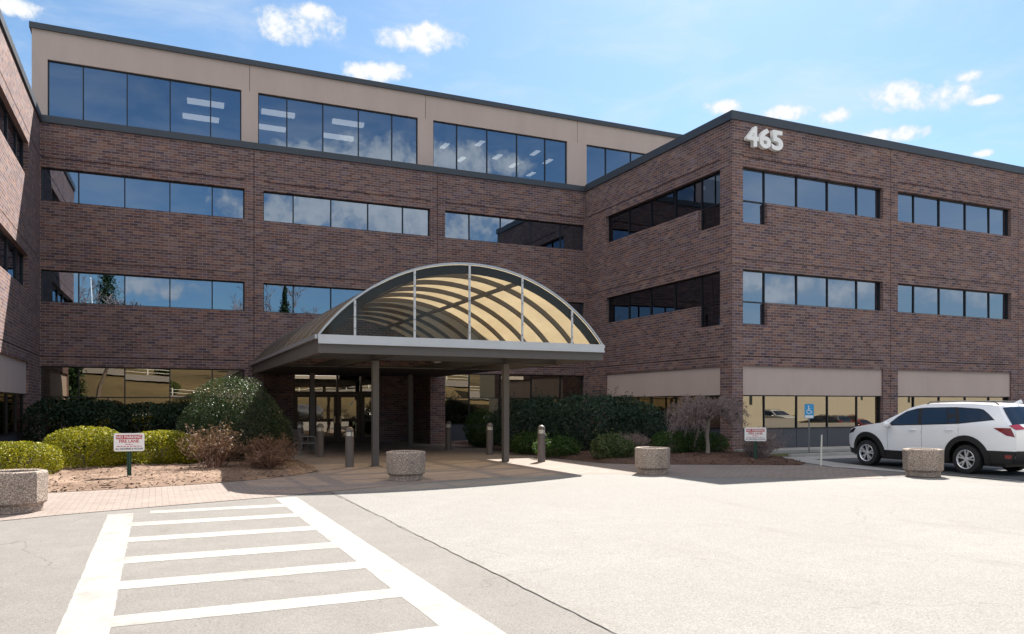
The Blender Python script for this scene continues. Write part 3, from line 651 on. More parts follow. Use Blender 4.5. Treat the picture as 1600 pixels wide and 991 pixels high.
# ------------------------------------------------------------------ street furniture
# octagonal planters of exposed aggregate
pl = thing('concrete_planter', 'empty octagonal exposed aggregate planter in front of the canopy, between its front posts', 'planter', (5.25, 17.45, .012), R(10), 'octagonal aggregate planters along the drive')
pb = MB(); pb.lathe([(0, 0), (.385, 0), (.385, .11), (.40, .125), (.445, .155), (.455, .62), (.44, .655), (.40, .66), (.365, .65), (.355, .50), (0, .50)], 8, 0, phase=R(22.5)); pb.build('shell', 'aggregate', pl, bevel=.012)
sb = MB(); sb.lathe([(0, .56), (.15, .585), (.30, .555), (.36, .54)], 8, 0, phase=R(22.5)); sb.build('soil', 'soil', pl, smooth=True)
for x, y, rz, lab in ((-2.05, 14.85, 24, 'octagonal aggregate planter cut off at the left edge, beside the crosswalk'), (11.38, 16.5, 2, 'octagonal aggregate planter in front of the weeping bare tree'), (16.95, 13.2, 15, 'octagonal aggregate planter in front of the white car')):
    c = copy_tree(pl); c.location = (x, y, .012); c.rotation_euler.z = R(rz); c['label'] = lab
# bollard lights
bo = thing('bollard_light', 'dome-topped bollard light at the front left of the canopy, nearest the bare brown shrub', 'bollard', (4.92, 21.75, .012), 0, 'bollard lights lining the entrance')
mb = MB(); mb.lathe([(0, 0), (.118, 0), (.118, .84), (.105, .85), (.105, .86)], 24); mb.build('shaft', 'bollard_paint', bo, smooth=True)
mb = MB(); mb.lathe([(.098, .855), (.108, .86), (.108, .975), (.098, .98)], 24); mb.build('lens', 'lens_frost', bo, smooth=True)
mb = MB(); mb.lathe([(.105, .975), (.12, .98)] + [(.12 * math.cos(a), .985 + .125 * math.sin(a)) for a in np.linspace(0, math.pi / 2, 8)], 24); mb.build('cap', 'bollard_paint', bo, smooth=True)
mb = MB()
for j in range(4):
    a = j * math.pi / 2 + .3; mb.box(.109 * math.cos(a) - .008, .109 * math.cos(a) + .008, .109 * math.sin(a) - .008, .109 * math.sin(a) + .008, .85, .99)
mb.build('rib', 'bollard_paint', bo)
for x, y, lab in ((4.97, 26.3, 'bollard light beside the metal bench, second back on the left of the canopy'), (5.0, 30.4, 'bollard light deep under the canopy behind the metal bench'),
                  (10.3, 28.6, 'bollard light deep under the canopy at the brick pier right of the doors'), (10.56, 25.1, 'bollard light right of the canopy, in front of the small round bush'), (10.66, 21.3, 'sunlit bollard light right of the canopy front post by the dark hedge')):
    c = copy_tree(bo); c.location = (x, y, .012); c['label'] = lab
# bench
bn = thing('metal_bench', 'grey metal slatted bench beside the left bollards under the canopy', 'bench', (4.72, 28.1, .012), R(0))
for y in (-.75, .75):
    mb = MB(); mb.tube([(.30, y, 0), (.29, y, .62), (.20, y, .645), (-.2, y, .64)], .022, 6); mb.tube([(-.22, y, 0), (-.17, y, .42), (-.30, y, .88)], .022, 6); mb.tube([(-.17, y, .40), (.29, y, .40)], .02, 6); mb.build('side_frame', 'bench_metal', bn)
mb = MB()
for i in range(9): x = -.15 + i * .054; mb.box(x, x + .038, -.74, .74, .415, .432)
mb.build('seat', 'bench_metal', bn)
mb = MB()
for i in range(7): z = .48 + i * .058; x = -.185 - (z - .42) * .28; mb.box(x - .008, x + .008, -.74, .74, z, z + .04)
mb.build('backrest', 'bench_metal', bn)
# signs
def flat_text(s, w, h, x, z, y, name, m, parent, off=.0):
    me = text_mesh(s, 1.0, .0015, off); X = [v.co.x for v in me.vertices]; Y = [v.co.y for v in me.vertices]
    sx, sy = w / (max(X) - min(X)), h / (max(Y) - min(Y)); x0, y0 = min(X), min(Y)
    for v in me.vertices: v.co = (x - w / 2 + (v.co.x - x0) * sx, y - v.co.z, z + (v.co.y - y0) * sy)
    me.materials.clear(); me.materials.append(M[m]); o = bpy.data.objects.new(name, me); COL.objects.link(o); o.parent = parent; return o
def rounded(w, h, r, n=5):
    pts = []
    for cx, cz, a0 in ((w / 2 - r, h / 2 - r, 0), (-w / 2 + r, h / 2 - r, 90), (-w / 2 + r, -h / 2 + r, 180), (w / 2 - r, -h / 2 + r, 270)):
        pts += [(cx + r * math.cos(R(a0 + 90 * i / n)), cz + r * math.sin(R(a0 + 90 * i / n))) for i in range(n + 1)]
    return pts
def plate(mb, pts, y0, y1, cz, cx=0, mi=0):
    n = len(pts); mb.add([(cx + x, y0, cz + z) for x, z in pts] + [(cx + x, y1, cz + z) for x, z in pts], [tuple(range(n)), tuple(range(2 * n - 1, n - 1, -1))] + [(i, (i + 1) % n, n + (i + 1) % n, n + i) for i in range(n)], mi)
def no_parking(loc, rz, label):
    r = thing('parking_sign', label, 'sign', loc, rz, 'no parking fire lane signs')
    mb = MB(); mb.add(*[[(-.045, .0, 0), (-.02, .03, 0), (.02, .03, 0), (.045, .0, 0), (.036, -.004, 0), (.016, .022, 0), (-.016, .022, 0), (-.036, -.004, 0)] + [(-.045, .0, .98), (-.02, .03, .98), (.02, .03, .98), (.045, .0, .98), (.036, -.004, .98), (.016, .022, .98), (-.016, .022, .98), (-.036, -.004, .98)],
        [(i, (i + 1) % 8, 8 + (i + 1) % 8, 8 + i) for i in range(8)] + [(0, 1, 2, 3, 4, 5, 6, 7), (15, 14, 13, 12, 11, 10, 9, 8)]]); mb.build('post', 'sign_post_green', r)
    cz = .845; mb = MB(); plate(mb, rounded(.62, .40, .04), -.012, -.006, cz); pnl = mb.build('panel', 'sign_white', r)
    mb = MB(); plate(mb, [(-.265, -.045), (.265, -.045), (.265, .045), (-.265, .045)], -.0145, -.012, cz + .115); mb.build('red_band', 'sign_red', pnl)
    flat_text('NO PARKING', .50, .062, 0, cz + .085, -.0165, 'lettering', 'sign_white', pnl, .02)
    flat_text('FIRE LANE', .40, .068, 0, cz - .010, -.0135, 'lettering', 'sign_red', pnl, .02)
    mb = MB()
    for z, w in ((-.055, .15), (-.098, .5)):
        x = -w / 2
        while x < w / 2: q = random.uniform(.03, .07); plate(mb, [(0, 0), (min(q, w / 2 - x), 0), (min(q, w / 2 - x), .016), (0, .016)], -.0135, -.012, cz + z, x); x += q + .018
    mb.build('small_print', 'sign_red', pnl)
    flat_text('ALL DELIVERIES & PICKUPS', .56, .040, 0, cz - .165, -.0135, 'lettering', 'sign_black', pnl, .012)
    return r
no_parking((-.53, 19.4, .06), R(-8), 'white and red fire lane sign on a green post in front of the yellow-green hedge')
no_parking((16.2, 18.2, .02), R(-35), 'white and red fire lane sign beside the bare shrub near the white car')
hc = thing('accessible_parking_sign', 'blue wheelchair parking sign on a thin post before the right wing windows', 'sign', (20.53, 20.4, .02), R(-30))
mb = MB(); mb.box(-.02, .02, -.0, .03, 0, 1.75); mb.build('post', 'bench_metal', hc)
mb = MB(); plate(mb, rounded(.31, .50, .03), -.008, -.003, 1.50); pn = mb.build('panel', 'sign_blue', hc)
mb = MB(); plate(mb, rounded(.27, .09, .01), -.0105, -.008, 1.31); mb.build('white_band', 'sign_white', pn)
mb = MB()
def ring(mb, cx, cz, r0, r1, a0, a1, y0, y1, n=18):
    for i in range(n):
        A, Bq = R(a0 + (a1 - a0) * i / n), R(a0 + (a1 - a0) * (i + 1) / n)
        plate(mb, [(r0 * math.cos(A), r0 * math.sin(A)), (r1 * math.cos(A), r1 * math.sin(A)), (r1 * math.cos(Bq), r1 * math.sin(Bq)), (r0 * math.cos(Bq), r0 * math.sin(Bq))], y0, y1, cz, cx)
ring(mb, -.01, 1.49, .062, .082, 100, 330, -.0105, -.008); ring(mb, -.02, 1.665, 0, .024, 0, 360, -.0105, -.008, 12)
plate(mb, [(-.03, .0), (-.006, .0), (-.002, .11), (-.028, .11)], -.0106, -.008, 1.52); plate(mb, [(-.02, 0), (.055, 0), (.055, .02), (-.02, .02)], -.0107, -.008, 1.515); plate(mb, [(.04, 0), (.085, -.085), (.105, -.075), (.06, .012)], -.0108, -.008, 1.515); plate(mb, [(-.02, 0), (.04, 0), (.04, .018), (-.02, .018)], -.0109, -.008, 1.575)
mb.build('wheelchair_symbol', 'sign_white', pn)
st = MB(); st.tube([(0, 0, 0), (.03, 0, .88)], [.028, .022], 6); o = st.build('marker_stake', 'stake_white'); o.location = (17.15, 16.6, .01); tag(o, 'thin pale leaning stake at the pavement edge left of the white car', 'stake')

# ------------------------------------------------------------------ planting beds
def cut_ngon(pts, step):
    """a flat polygon in x,y diced into a grid of small faces"""
    bm = bmesh.new(); bm.faces.new([bm.verts.new((x, y, 0)) for x, y in pts])
    sx, sy = step if hasattr(step, '__len__') else (step, step)
    X = [p[0] for p in pts]; Y = [p[1] for p in pts]
    for lo, hi, st_, no in ((min(X), max(X), sx, (1, 0, 0)), (min(Y), max(Y), sy, (0, 1, 0))):
        n = max(1, int((hi - lo) / st_))
        for i in range(1, n):
            c = lo + (hi - lo) * i / n
            bmesh.ops.bisect_plane(bm, geom=bm.verts[:] + bm.edges[:] + bm.faces[:], plane_co=(c * no[0], c * no[1], 0), plane_no=no, dist=1e-5)
    return bm
def edge_dist(x, y, pts):
    best = 1e9
    for (ax, ay), (bx_, by) in zip(pts, pts[1:] + pts[:1]):
        dx, dy = bx_ - ax, by - ay; t_ = max(0, min(1, ((x - ax) * dx + (y - ay) * dy) / (dx * dx + dy * dy + 1e-12))); best = min(best, math.hypot(x - ax - t_ * dx, y - ay - t_ * dy))
    return best
def inside(x, y, pts):
    r = False
    for (ax, ay), (bx_, by) in zip(pts, pts[1:] + pts[:1]):
        if (ay > y) != (by > y) and x < (bx_ - ax) * (y - ay) / (by - ay) + ax: r = not r
    return r
def bed_h(x, y, pts, hmax):
    e = edge_dist(x, y, pts); return .02 + hmax * (1 - math.exp(-e * 1.6)) + (.035 * mnoise.noise(Vector((x * 1.7, y * 1.7, 0))) + .02 * mnoise.noise(Vector((x * 6, y * 6, 4)))) * min(1, e * 3)
LEFT_BED = [(-3.75, 17.55), (-2.0, 17.72), (-.5, 17.95), (1.1, 18.35), (2.4, 19.05), (3.3, 19.85), (3.85, 20.7), (4.0, 22), (4.0, 26.8), (3.97, 33.0), (-3.75, 33.0)]
RIGHT_BED = [(16.75, 16.98), (15.2, 17.85), (13.9, 18.55), (12.7, 19.15), (12.0, 20.0), (11.75, 22), (11.75, 26), (11.95, 30), (12.1, 33.0), (18.85, 33), (18.85, 22.4), (18.9, 20.05), (18.4, 19.2), (17.6, 17.6)]
def bed(name, pts, hmax, m, chips, nchip, size=.045):
    bm = cut_ngon(pts, .16)
    for v in bm.verts: v.co.z = bed_h(v.co.x, v.co.y, pts, hmax)
    for f in bm.faces: f.smooth = True
    me = bpy.data.meshes.new(name); bm.to_mesh(me); bm.free(); me.materials.append(M[m]); o = bpy.data.objects.new(name, me); COL.objects.link(o); tag(o, kind='structure')
    X = [p[0] for p in pts]; Y = [p[1] for p in pts]; mb = MB(); k = 0
    while k < nchip:
        x, y = random.uniform(min(X), max(X)), min(Y) + (max(Y) - min(Y)) * random.random() ** 1.8
        if not inside(x, y, pts): continue
        k += 1; z = bed_h(x, y, pts, hmax) + random.uniform(.0, .018); a = random.uniform(0, 6.3); s = size * random.uniform(.5, 1.5); w = s * random.uniform(.2, .5); tz = random.uniform(-.4, .4) * s
        dx, dy = math.cos(a), math.sin(a); mb.quad((x - dx * s, y - dy * s, z - tz), (x - dy * w, y + dx * w, z + .005), (x + dx * s, y + dy * s, z + tz + .004), (x + dy * w, y - dx * w, z + .006))
    o = mb.build('mulch_chips', chips, recalc=False); tag(o, 'loose bark chips over the %s planting bed' % ('left' if pts is LEFT_BED else 'right'), 'mulch', kind='stuff')
bed('planting_bed', LEFT_BED, .16, 'mulch_pale', 'chips_pale', 5200)
bed('planting_bed', RIGHT_BED, .14, 'mulch', 'chips', 4200)

# ------------------------------------------------------------------ plants
def leaves_mesh(P, N, size, aspect=.5, jitter=.8, droop=0., seed=0, fold=.25):
    """one small folded leaf per point, facing roughly along N"""
    g = np.random.default_rng(seed); n = len(P)
    N = N + g.normal(0, jitter, (n, 3)); N /= np.linalg.norm(N, axis=1, keepdims=True) + 1e-9
    T = g.normal(0, 1, (n, 3)); T[:, 2] -= droop; T -= N * np.sum(T * N, 1, keepdims=True); T /= np.linalg.norm(T, axis=1, keepdims=True) + 1e-9
    Bn = np.cross(N, T); s = (size * g.uniform(.6, 1.35, n))[:, None]; w = s * aspect
    V = np.stack([P - T * s * .5, P + Bn * w * .5 + N * s * fold * .4, P + T * s * .5 - N * s * fold * .3, P - Bn * w * .5 + N * s * fold * .4], 1).reshape(-1, 3)
    return V
def mesh_quads(name, V, m, parent=None):
    n = len(V) // 4; me = bpy.data.meshes.new(name); me.vertices.add(len(V)); me.vertices.foreach_set('co', V.astype(np.float32).ravel())
    me.loops.add(n * 4); me.loops.foreach_set('vertex_index', np.arange(n * 4, dtype=np.int32)); me.polygons.add(n); me.polygons.foreach_set('loop_start', np.arange(0, n * 4, 4, dtype=np.int32))
    try: me.polygons.foreach_set('loop_total', np.full(n, 4, dtype=np.int32))
    except Exception: pass
    me.materials.append(M[m]); me.update(calc_edges=True); me.validate()
    o = bpy.data.objects.new(name, me); COL.objects.link(o)
    if parent: o.parent = parent
    return o
def lump(p, s, k):
    return np.array([mnoise.noise(Vector(q) * s + Vector((k, k * 1.7, 0))) for q in p])
def blob_points(blobs, n, shell=.35, rough=.12, rs=2.2, seed=1, zmin=.02, flat=1.):
    """points in the outer shell of a union of ellipsoids, with a lumpy outline. blobs: (cx,cy,cz,rx,ry,rz)"""
    g = np.random.default_rng(seed); bl = np.array(blobs); area = bl[:, 3] * bl[:, 4] + bl[:, 3] * bl[:, 5] + bl[:, 4] * bl[:, 5]
    which = g.choice(len(bl), int(n * 1.9), p=area / area.sum()); d = g.normal(0, 1, (len(which), 3)); d /= np.linalg.norm(d, axis=1, keepdims=True)
    if flat != 1: d = np.sign(d) * np.abs(d) ** flat; d /= (np.sum(np.abs(d) ** 2.6, 1, keepdims=True)) ** (1 / 2.6)
    rad = 1 - shell * g.random(len(which)) ** 2.2
    c = bl[which, :3]; r = bl[which, 3:]
    out = c + d * r; k = lump(out, rs, seed) * rough + lump(out, rs * 3.1, seed + 9) * rough * .6
    P = c + d * r * (rad + k)[:, None]
    keep = P[:, 2] > zmin
    for i in range(len(bl)):
        q = (P - bl[i, :3]) / bl[i, 3:]; keep &= ~((np.sum(q * q, 1) < (1 - shell) ** 2 * .85) & (which != i))
    P, d2 = P[keep][:n], (d / r)[keep][:n]; d2 /= np.linalg.norm(d2, axis=1, keepdims=True)
    return P, d2
def shrub(name, label, loc, blobs, n, size, m, group=None, aspect=.5, rough=.12, rs=2.2, seed=1, jitter=.7, droop=0., shell=.4, sprigs=0, cat='shrub', flat=1., stems=6):
    r = thing(name, label, cat, loc, 0, group)
    P, N = blob_points(blobs, n, shell, rough, rs, seed, flat=flat)
    if sprigs:
        g = np.random.default_rng(seed + 5); idx = g.choice(len(P), sprigs); ex = []; en = []
        for i in idx:
            dirn = N[i] * .6 + np.array([0, 0, .7]) + g.normal(0, .3, 3)
            for k in range(6): ex.append(P[i] + dirn * (k / 5) * size * 2.6 * g.uniform(.7, 1.2)); en.append(N[i])
        P = np.vstack([P, ex]); N = np.vstack([N, en])
    mesh_quads('foliage', leaves_mesh(P, N, size, aspect, jitter, droop, seed), m, r)
    st = MB(); rd = random.Random(seed)
    for b in blobs:
        for i in range(stems):
            a = rd.uniform(0, 6.28); e = (b[0] + b[3] * .6 * math.cos(a), b[1] + b[4] * .6 * math.sin(a), b[2] + b[5] * rd.uniform(.0, .6)); s0 = (b[0] + rd.uniform(-.1, .1), b[1] + rd.uniform(-.1, .1), -.05)
            st.tube([s0, ((s0[0] + e[0]) / 2, (s0[1] + e[1]) / 2, e[2] * .6), e], [.022, .016, .006], 5)
    for b, b2 in zip(blobs, blobs[1:]): st.tube([(b[0], b[1], -.03), (b2[0], b2[1], -.03)], .03, 5)
    st.build('stem', 'bark', r); return r
# clipped yellow-green shrubs along the left walk
YG = 'clipped yellow-green shrubs in the left bed'
shrub('clipped_shrub', 'low yellow-green clipped shrub at the far left behind the cut-off planter', (-2.95, 20.9, .1), [(0, 0, .36, 1.0, .8, .44), (-.75, .15, .38, .8, .75, .44)], 13000, .055, 'leaf_yellow', YG, .55, .06, 2.5, 11, 1.1, shell=.32, flat=.9)
shrub('clipped_shrub', 'rounded yellow-green clipped shrub just left of the fire lane sign', (-1.6, 22.7, .12), [(0, 0, .50, .95, .8, .56), (.45, .05, .46, .6, .7, .46)], 14000, .055, 'leaf_yellow', YG, .55, .06, 2.5, 12, 1.1, shell=.32, flat=.9)
shrub('clipped_shrub', 'yellow-green clipped shrub right behind the fire lane sign', (.15, 23.0, .12), [(0, 0, .46, .85, .75, .48), (.45, .1, .40, .6, .65, .44)], 14000, .055, 'leaf_yellow', YG, .55, .06, 2.5, 13, 1.1, shell=.32, flat=.9)
# dark hedges under the left windows
HG = 'dark hedges below the left ground-floor windows'
shrub('hedge', 'dark evergreen hedge in the corner by the left wing', (-2.35, 29.6, .1), [(-.6, 0, .9, .95, 1.0, .95), (.5, .1, .88, .95, 1.0, .92)], 9000, .10, 'leaf_dark', HG, .45, .10, 1.6, 21, .8, shell=.35, flat=.8)
shrub('hedge', 'dark evergreen hedge behind the yellow-green shrubs and the holly', (.6, 30.2, .1), [(-1.0, 0, .85, 1.05, .9, .86), (.2, 0, .85, 1.05, .9, .86), (1.4, 0, .85, 1.05, .9, .87)], 11000, .10, 'leaf_dark', HG, .45, .10, 1.6, 22, .8, shell=.35, flat=.8)
shrub('holly_bush', 'big rounded variegated holly bush left of the canopy', (2.02, 23.75, .1), [(0, 0, 1.12, 1.32, 1.3, 1.32), (.22, -.1, .85, 1.40, 1.3, 1.0), (-.25, 0, .85, 1.28, 1.25, 1.0)], 52000, .046, 'leaf_holly', None, .55, .09, 2.6, 31, 1.25, shell=.34)
# right bed
RH = 'dark rhododendron hedge masses on the right'
shrub('rhododendron', 'tall dark rhododendron mass nearest the brick corner on the right', (14.75, 24.3, .1), [(-.9, 0, .95, 1.3, 1.3, 1.05), (.5, .2, .9, 1.3, 1.3, 1.12), (1.6, .1, .75, 1.0, 1.2, 1.0)], 17000, .105, 'leaf_rhodo', RH, .36, .16, 1.7, 41, .8, .3, shell=.42, sprigs=300)
shrub('rhododendron', 'tall dark rhododendron mass beside the canopy post', (12.75, 26.2, .1), [(-.6, 0, .85, 1.05, 1.2, 1.0), (.6, .3, .95, 1.2, 1.2, 1.0)], 11000, .105, 'leaf_rhodo', RH, .36, .16, 1.7, 42, .8, .3, shell=.42, sprigs=200)
shrub('rounded_shrub', 'small rounded dark shrub in front of the window right of the brick pier', (11.98, 29.3, .05), [(0, 0, .72, .72, .7, .78), (.1, 0, .45, .65, .6, .5)], 7000, .075, 'leaf_green', None, .5, .12, 2.4, 51, .8, shell=.4)
LB = 'low evergreen shrubs edging the right bed'
shrub('low_shrub', 'pale sage-green shrub left of the planter before the bare tree', (12.75, 20.75, .08), [(0, 0, .36, .62, .55, .44), (.3, -.1, .28, .45, .45, .32)], 3600, .085, 'leaf_sage', LB, .42, .2, 2.6, 61, .8, .2, shell=.6, sprigs=90)
shrub('low_shrub', 'low dark green shrub just right of the sunlit bollard', (11.75, 22.6, .06), [(0, 0, .28, .7, .6, .36), (.5, .3, .3, .6, .6, .36)], 3600, .08, 'leaf_green', LB, .42, .2, 2.6, 62, .8, shell=.55, sprigs=60)
shrub('low_shrub', 'low dark green shrub at the foot of the right canopy post', (11.75, 24.6, .06), [(0, 0, .30, .55, .6, .42)], 2600, .08, 'leaf_green', LB, .42, .2, 2.6, 63, .8, shell=.55, sprigs=60)
shrub('boxwood', 'bright green low boxwood behind the weeping bare tree trunk', (16.2, 21.7, .1), [(-.5, 0, .35, .75, .6, .45), (.5, .0, .36, .8, .6, .46), (1.3, .0, .3, .5, .5, .38)], 9000, .06, 'leaf_green', None, .55, .14, 2.4, 64, .8, shell=.45)
# bare shrubs
def twiggy(name, label, loc, rx, ry, h, n, m, lm, nleaf, seed, group=None, lsize=.05, lean=(0, 0)):
    r = thing(name, label, 'shrub', loc, 0, group); g = random.Random(seed); tw = MB(); tips = []
    for i in range(n):
        a = g.uniform(0, 6.283); q = math.sqrt(g.random()); b = Vector((.25 * rx * q * math.cos(a), .25 * ry * q * math.sin(a), -.03)); hh = h * g.uniform(.55, 1.05) * (1 - .35 * q * q)
        e = Vector((rx * q * math.cos(a) * g.uniform(.8, 1.1) + lean[0], ry * q * math.sin(a) * g.uniform(.8, 1.1) + lean[1], hh)); pts = []
        for k in range(6):
            t_ = k / 5; p = b.lerp(e, t_); p.z = hh * (t_ ** .75); p += Vector((g.gauss(0, .03), g.gauss(0, .03), g.gauss(0, .02))) * (1 if k else 0); pts.append(p)
        tw.tube(pts, [.011, .009, .007, .005, .004, .003], 3)
        for k in range(2, 6):
            for _ in range(2):
                d = Vector((g.gauss(0, 1), g.gauss(0, 1), g.uniform(.0, 1.2))).normalized() * g.uniform(.10, .28); p = pts[k]; mid = p + d * .5 + Vector((g.gauss(0, .02), g.gauss(0, .02), 0)); tw.tube([p, mid, p + d], [.005, .004, .0025], 3); tips += [p + d, mid]
    tw.build('stem', m, r, recalc=False)
    if nleaf:
        P = np.array([g.choice(tips) for _ in range(nleaf)], dtype=float) + np.random.default_rng(seed).normal(0, .03, (nleaf, 3)); P[:, 2] = np.maximum(P[:, 2], .02); N = np.tile([0, 0, 1.], (nleaf, 1))
        mesh_quads('foliage', leaves_mesh(P, N, lsize, .5, 1.2, 0, seed), lm, r)
    return r
DS = 'winter-brown deciduous shrubs'
twiggy('bare_shrub', 'red-brown bare shrub before the left side of the holly', (1.35, 21.0, .12), .8, .75, 1.1, 70, 'twig_red', 'leaf_brown', 2200, 71, DS, .06)
twiggy('bare_shrub', 'tan twiggy shrub between the holly and the entrance walk', (2.7, 21.6, .1), .85, .9, .8, 85, 'twig_red', 'leaf_brown', 3200, 72, DS, .055)
twiggy('bare_shrub', 'low brown twiggy shrub at the bed corner by the entrance walk', (2.55, 20.45, .1), .65, .55, .5, 60, 'twig_red', 'leaf_brown', 1600, 73, DS, .05)
twiggy('bare_shrub', 'brown bare shrub around the fire lane sign near the car', (16.9, 18.9, .06), 1.0, .8, .95, 110, 'twig', 'leaf_brown', 900, 74, DS, .04, (.1, 0))
twiggy('bare_shrub', 'reddish bare shrub below the rhododendrons right of the planter', (14.3, 22.0, .1), .7, .6, .7, 120, 'twig', 'leaf_brown', 900, 75, DS, .045)
# weeping bare tree
wt = thing('weeping_tree', 'small bare weeping tree with pale trunk before the brick corner', 'tree', (16.55, 20.85, .08))
tk = MB(); tk.tube([(0, 0, -.1), (.01, 0, .3), (-.02, .01, .7), (.03, 0, 1.05), (.02, .02, 1.3)], [.085, .062, .055, .06, .05], 10); tk.build('trunk', 'bark_pale', wt, smooth=True)
br = MB(); g = random.Random(5)
def weep(p, a, reach, up, down, r0, depth):
    pts = []; n = 9; ph = g.uniform(0, 6)
    for k in range(n + 1):
        t_ = k / n; rr = reach * (1 - (1 - t_) ** 1.6); z = up * math.sin(min(1, t_ * 2.1) * math.pi / 2) - down * max(0, t_ - .3) ** 1.5 / .58
        q = p + Vector((rr * math.cos(a + .25 * math.sin(3 * t_ + ph)), rr * math.sin(a + .25 * math.sin(3 * t_ + ph)), z)) + Vector((g.gauss(0, .025), g.gauss(0, .025), g.gauss(0, .02))) * (k > 0)
        q.z = max(q.z, .12); pts.append(q)
    br.tube(pts, [max(.0052, r0 * (1 - .85 * k / n)) for k in range(n + 1)], 4 if depth == 0 else 3)
    if depth < 2:
        for k in range(2, n + 1):
            for _ in range(2 if depth == 0 else (1 if g.random() < .8 else 0)):
                weep(pts[k], a + g.gauss(0, .9), reach * g.uniform(.18, .42), up * g.uniform(.1, .45), down * g.uniform(.35, .8), r0 * .38, depth + 1)
for i in range(20):
    weep(Vector((.02, .02, g.uniform(1.05, 1.32))), i * 2 * math.pi / 20 + g.uniform(-.2, .2), g.uniform(.7, 1.15), g.uniform(.35, .62), g.uniform(.25, .65), .024, 0)
br.build('branch', 'twig', wt, recalc=False)

# ------------------------------------------------------------------ vehicles
def hw(y, z):
    w = .985
    if z > 1.15: w -= .27 * ((z - 1.15) / .6) ** 1.25
    else: w -= .035 * ((z - .88) / .4) ** 2 if z < .88 else .01 * ((z - .88) / .3) ** 2
    w += .012 * math.exp(-((z - 1.0) / .04) ** 2)
    if y > 1.15: w -= .30 * ((y - 1.15) / 1.2) ** 2.3
    if y < -1.7: w -= .13 * ((-1.7 - y) / .98) ** 2
    return w
def arch(cy, r, a0, a1, n=14, cz=.36):
    return [(cy + r * math.cos(R(a0 + (a1 - a0) * i / n)), cz + r * math.sin(R(a0 + (a1 - a0) * i / n))) for i in range(n + 1)]
def lean(p):
    y, z = p; k = min(1, max(0, (z - 1.12) / .06)); return (y + .85 * k * (.985 - hw(y, z)), z)
def panel(name, pts, m, parent, off=0., step=.09, thick=0., both=True):
    pts = [lean(p) for p in pts]
    """a body-side panel: outline in (y,z), bent onto the car's flank; one mesh per side"""
    out = []
    for sgn in ((-1, 1) if both else (-1,)):
        bm = cut_ngon(pts, step)
        if thick:
            r = bmesh.ops.extrude_face_region(bm, geom=bm.faces[:]); nv = {e for e in r['geom'] if isinstance(e, bmesh.types.BMVert)}
        else: nv = set()
        for v in bm.verts:
            y, z = v.co.x, v.co.y; inn = v in nv; v.co = Vector((sgn * (hw(y, z) + off - (thick if inn else 0)), y, z))
        bmesh.ops.recalc_face_normals(bm, faces=bm.faces)
        if not thick:
            for f in bm.faces:
                if f.normal.x * sgn < 0: f.normal_flip()
        for f in bm.faces: f.smooth = True
        me = bpy.data.meshes.new(name); bm.to_mesh(me); bm.free(); me.materials.append(M[m])
        try: me.set_sharp_from_angle(angle=R(35))
        except Exception: pass
        o = bpy.data.objects.new(name, me); COL.objects.link(o)
        if parent: o.parent = parent
        out.append(o)
    return out
CONT = [(2.33, .32), (2.37, .46), (2.41, .62), (2.405, .80), (2.34, .96), (2.2, 1.035), (1.95, 1.09), (1.5, 1.15), (1.2, 1.195), (1.0, 1.22), (.76, 1.325), (.52, 1.43), (.28, 1.535), (.05, 1.635), (-.12, 1.685), (-.35, 1.722), (-.75, 1.742), (-1.16, 1.748), (-1.7, 1.738), (-2.2, 1.715), (-2.44, 1.68), (-2.45, 1.64), (-2.50, 1.50), (-2.58, 1.33), (-2.64, 1.22), (-2.68, 1.12), (-2.69, .9), (-2.68, .62), (-2.64, .46), (-2.56, .32)]
CONT = [lean(p) for p in CONT]
def strip_mesh(i0, i1, t0, t1, off, name, m, parent, nt=20, crown=1.):
    mb = MB(); L = CONT[i0:i1 + 1]
    for k, (y, z) in enumerate(L):
        j = i0 + k; a = CONT[max(0, j - 1)]; b = CONT[min(len(CONT) - 1, j + 1)]; d = Vector((0, b[0] - a[0], b[1] - a[1])).normalized(); nrm = Vector((0, -d.z, d.y)); nrm = -nrm if nrm.dot(Vector((0, y * .4, z - .7))) < 0 else nrm
        w = hw(y, z)
        for q in range(nt + 1):
            t_ = t0 + (t1 - t0) * q / nt; bul = (1 - abs(t_) ** 2.4) * .055 * crown
            p = Vector((t_ * w, y, z)) + nrm * (bul + off); mb.v.append(tuple(p))
    for k in range(len(L) - 1):
        for q in range(nt): mb.f.append((k * (nt + 1) + q, k * (nt + 1) + q + 1, (k + 1) * (nt + 1) + q + 1, (k + 1) * (nt + 1) + q)); mb.mi.append(0)
    return mb.build(name, m, parent, smooth=True)
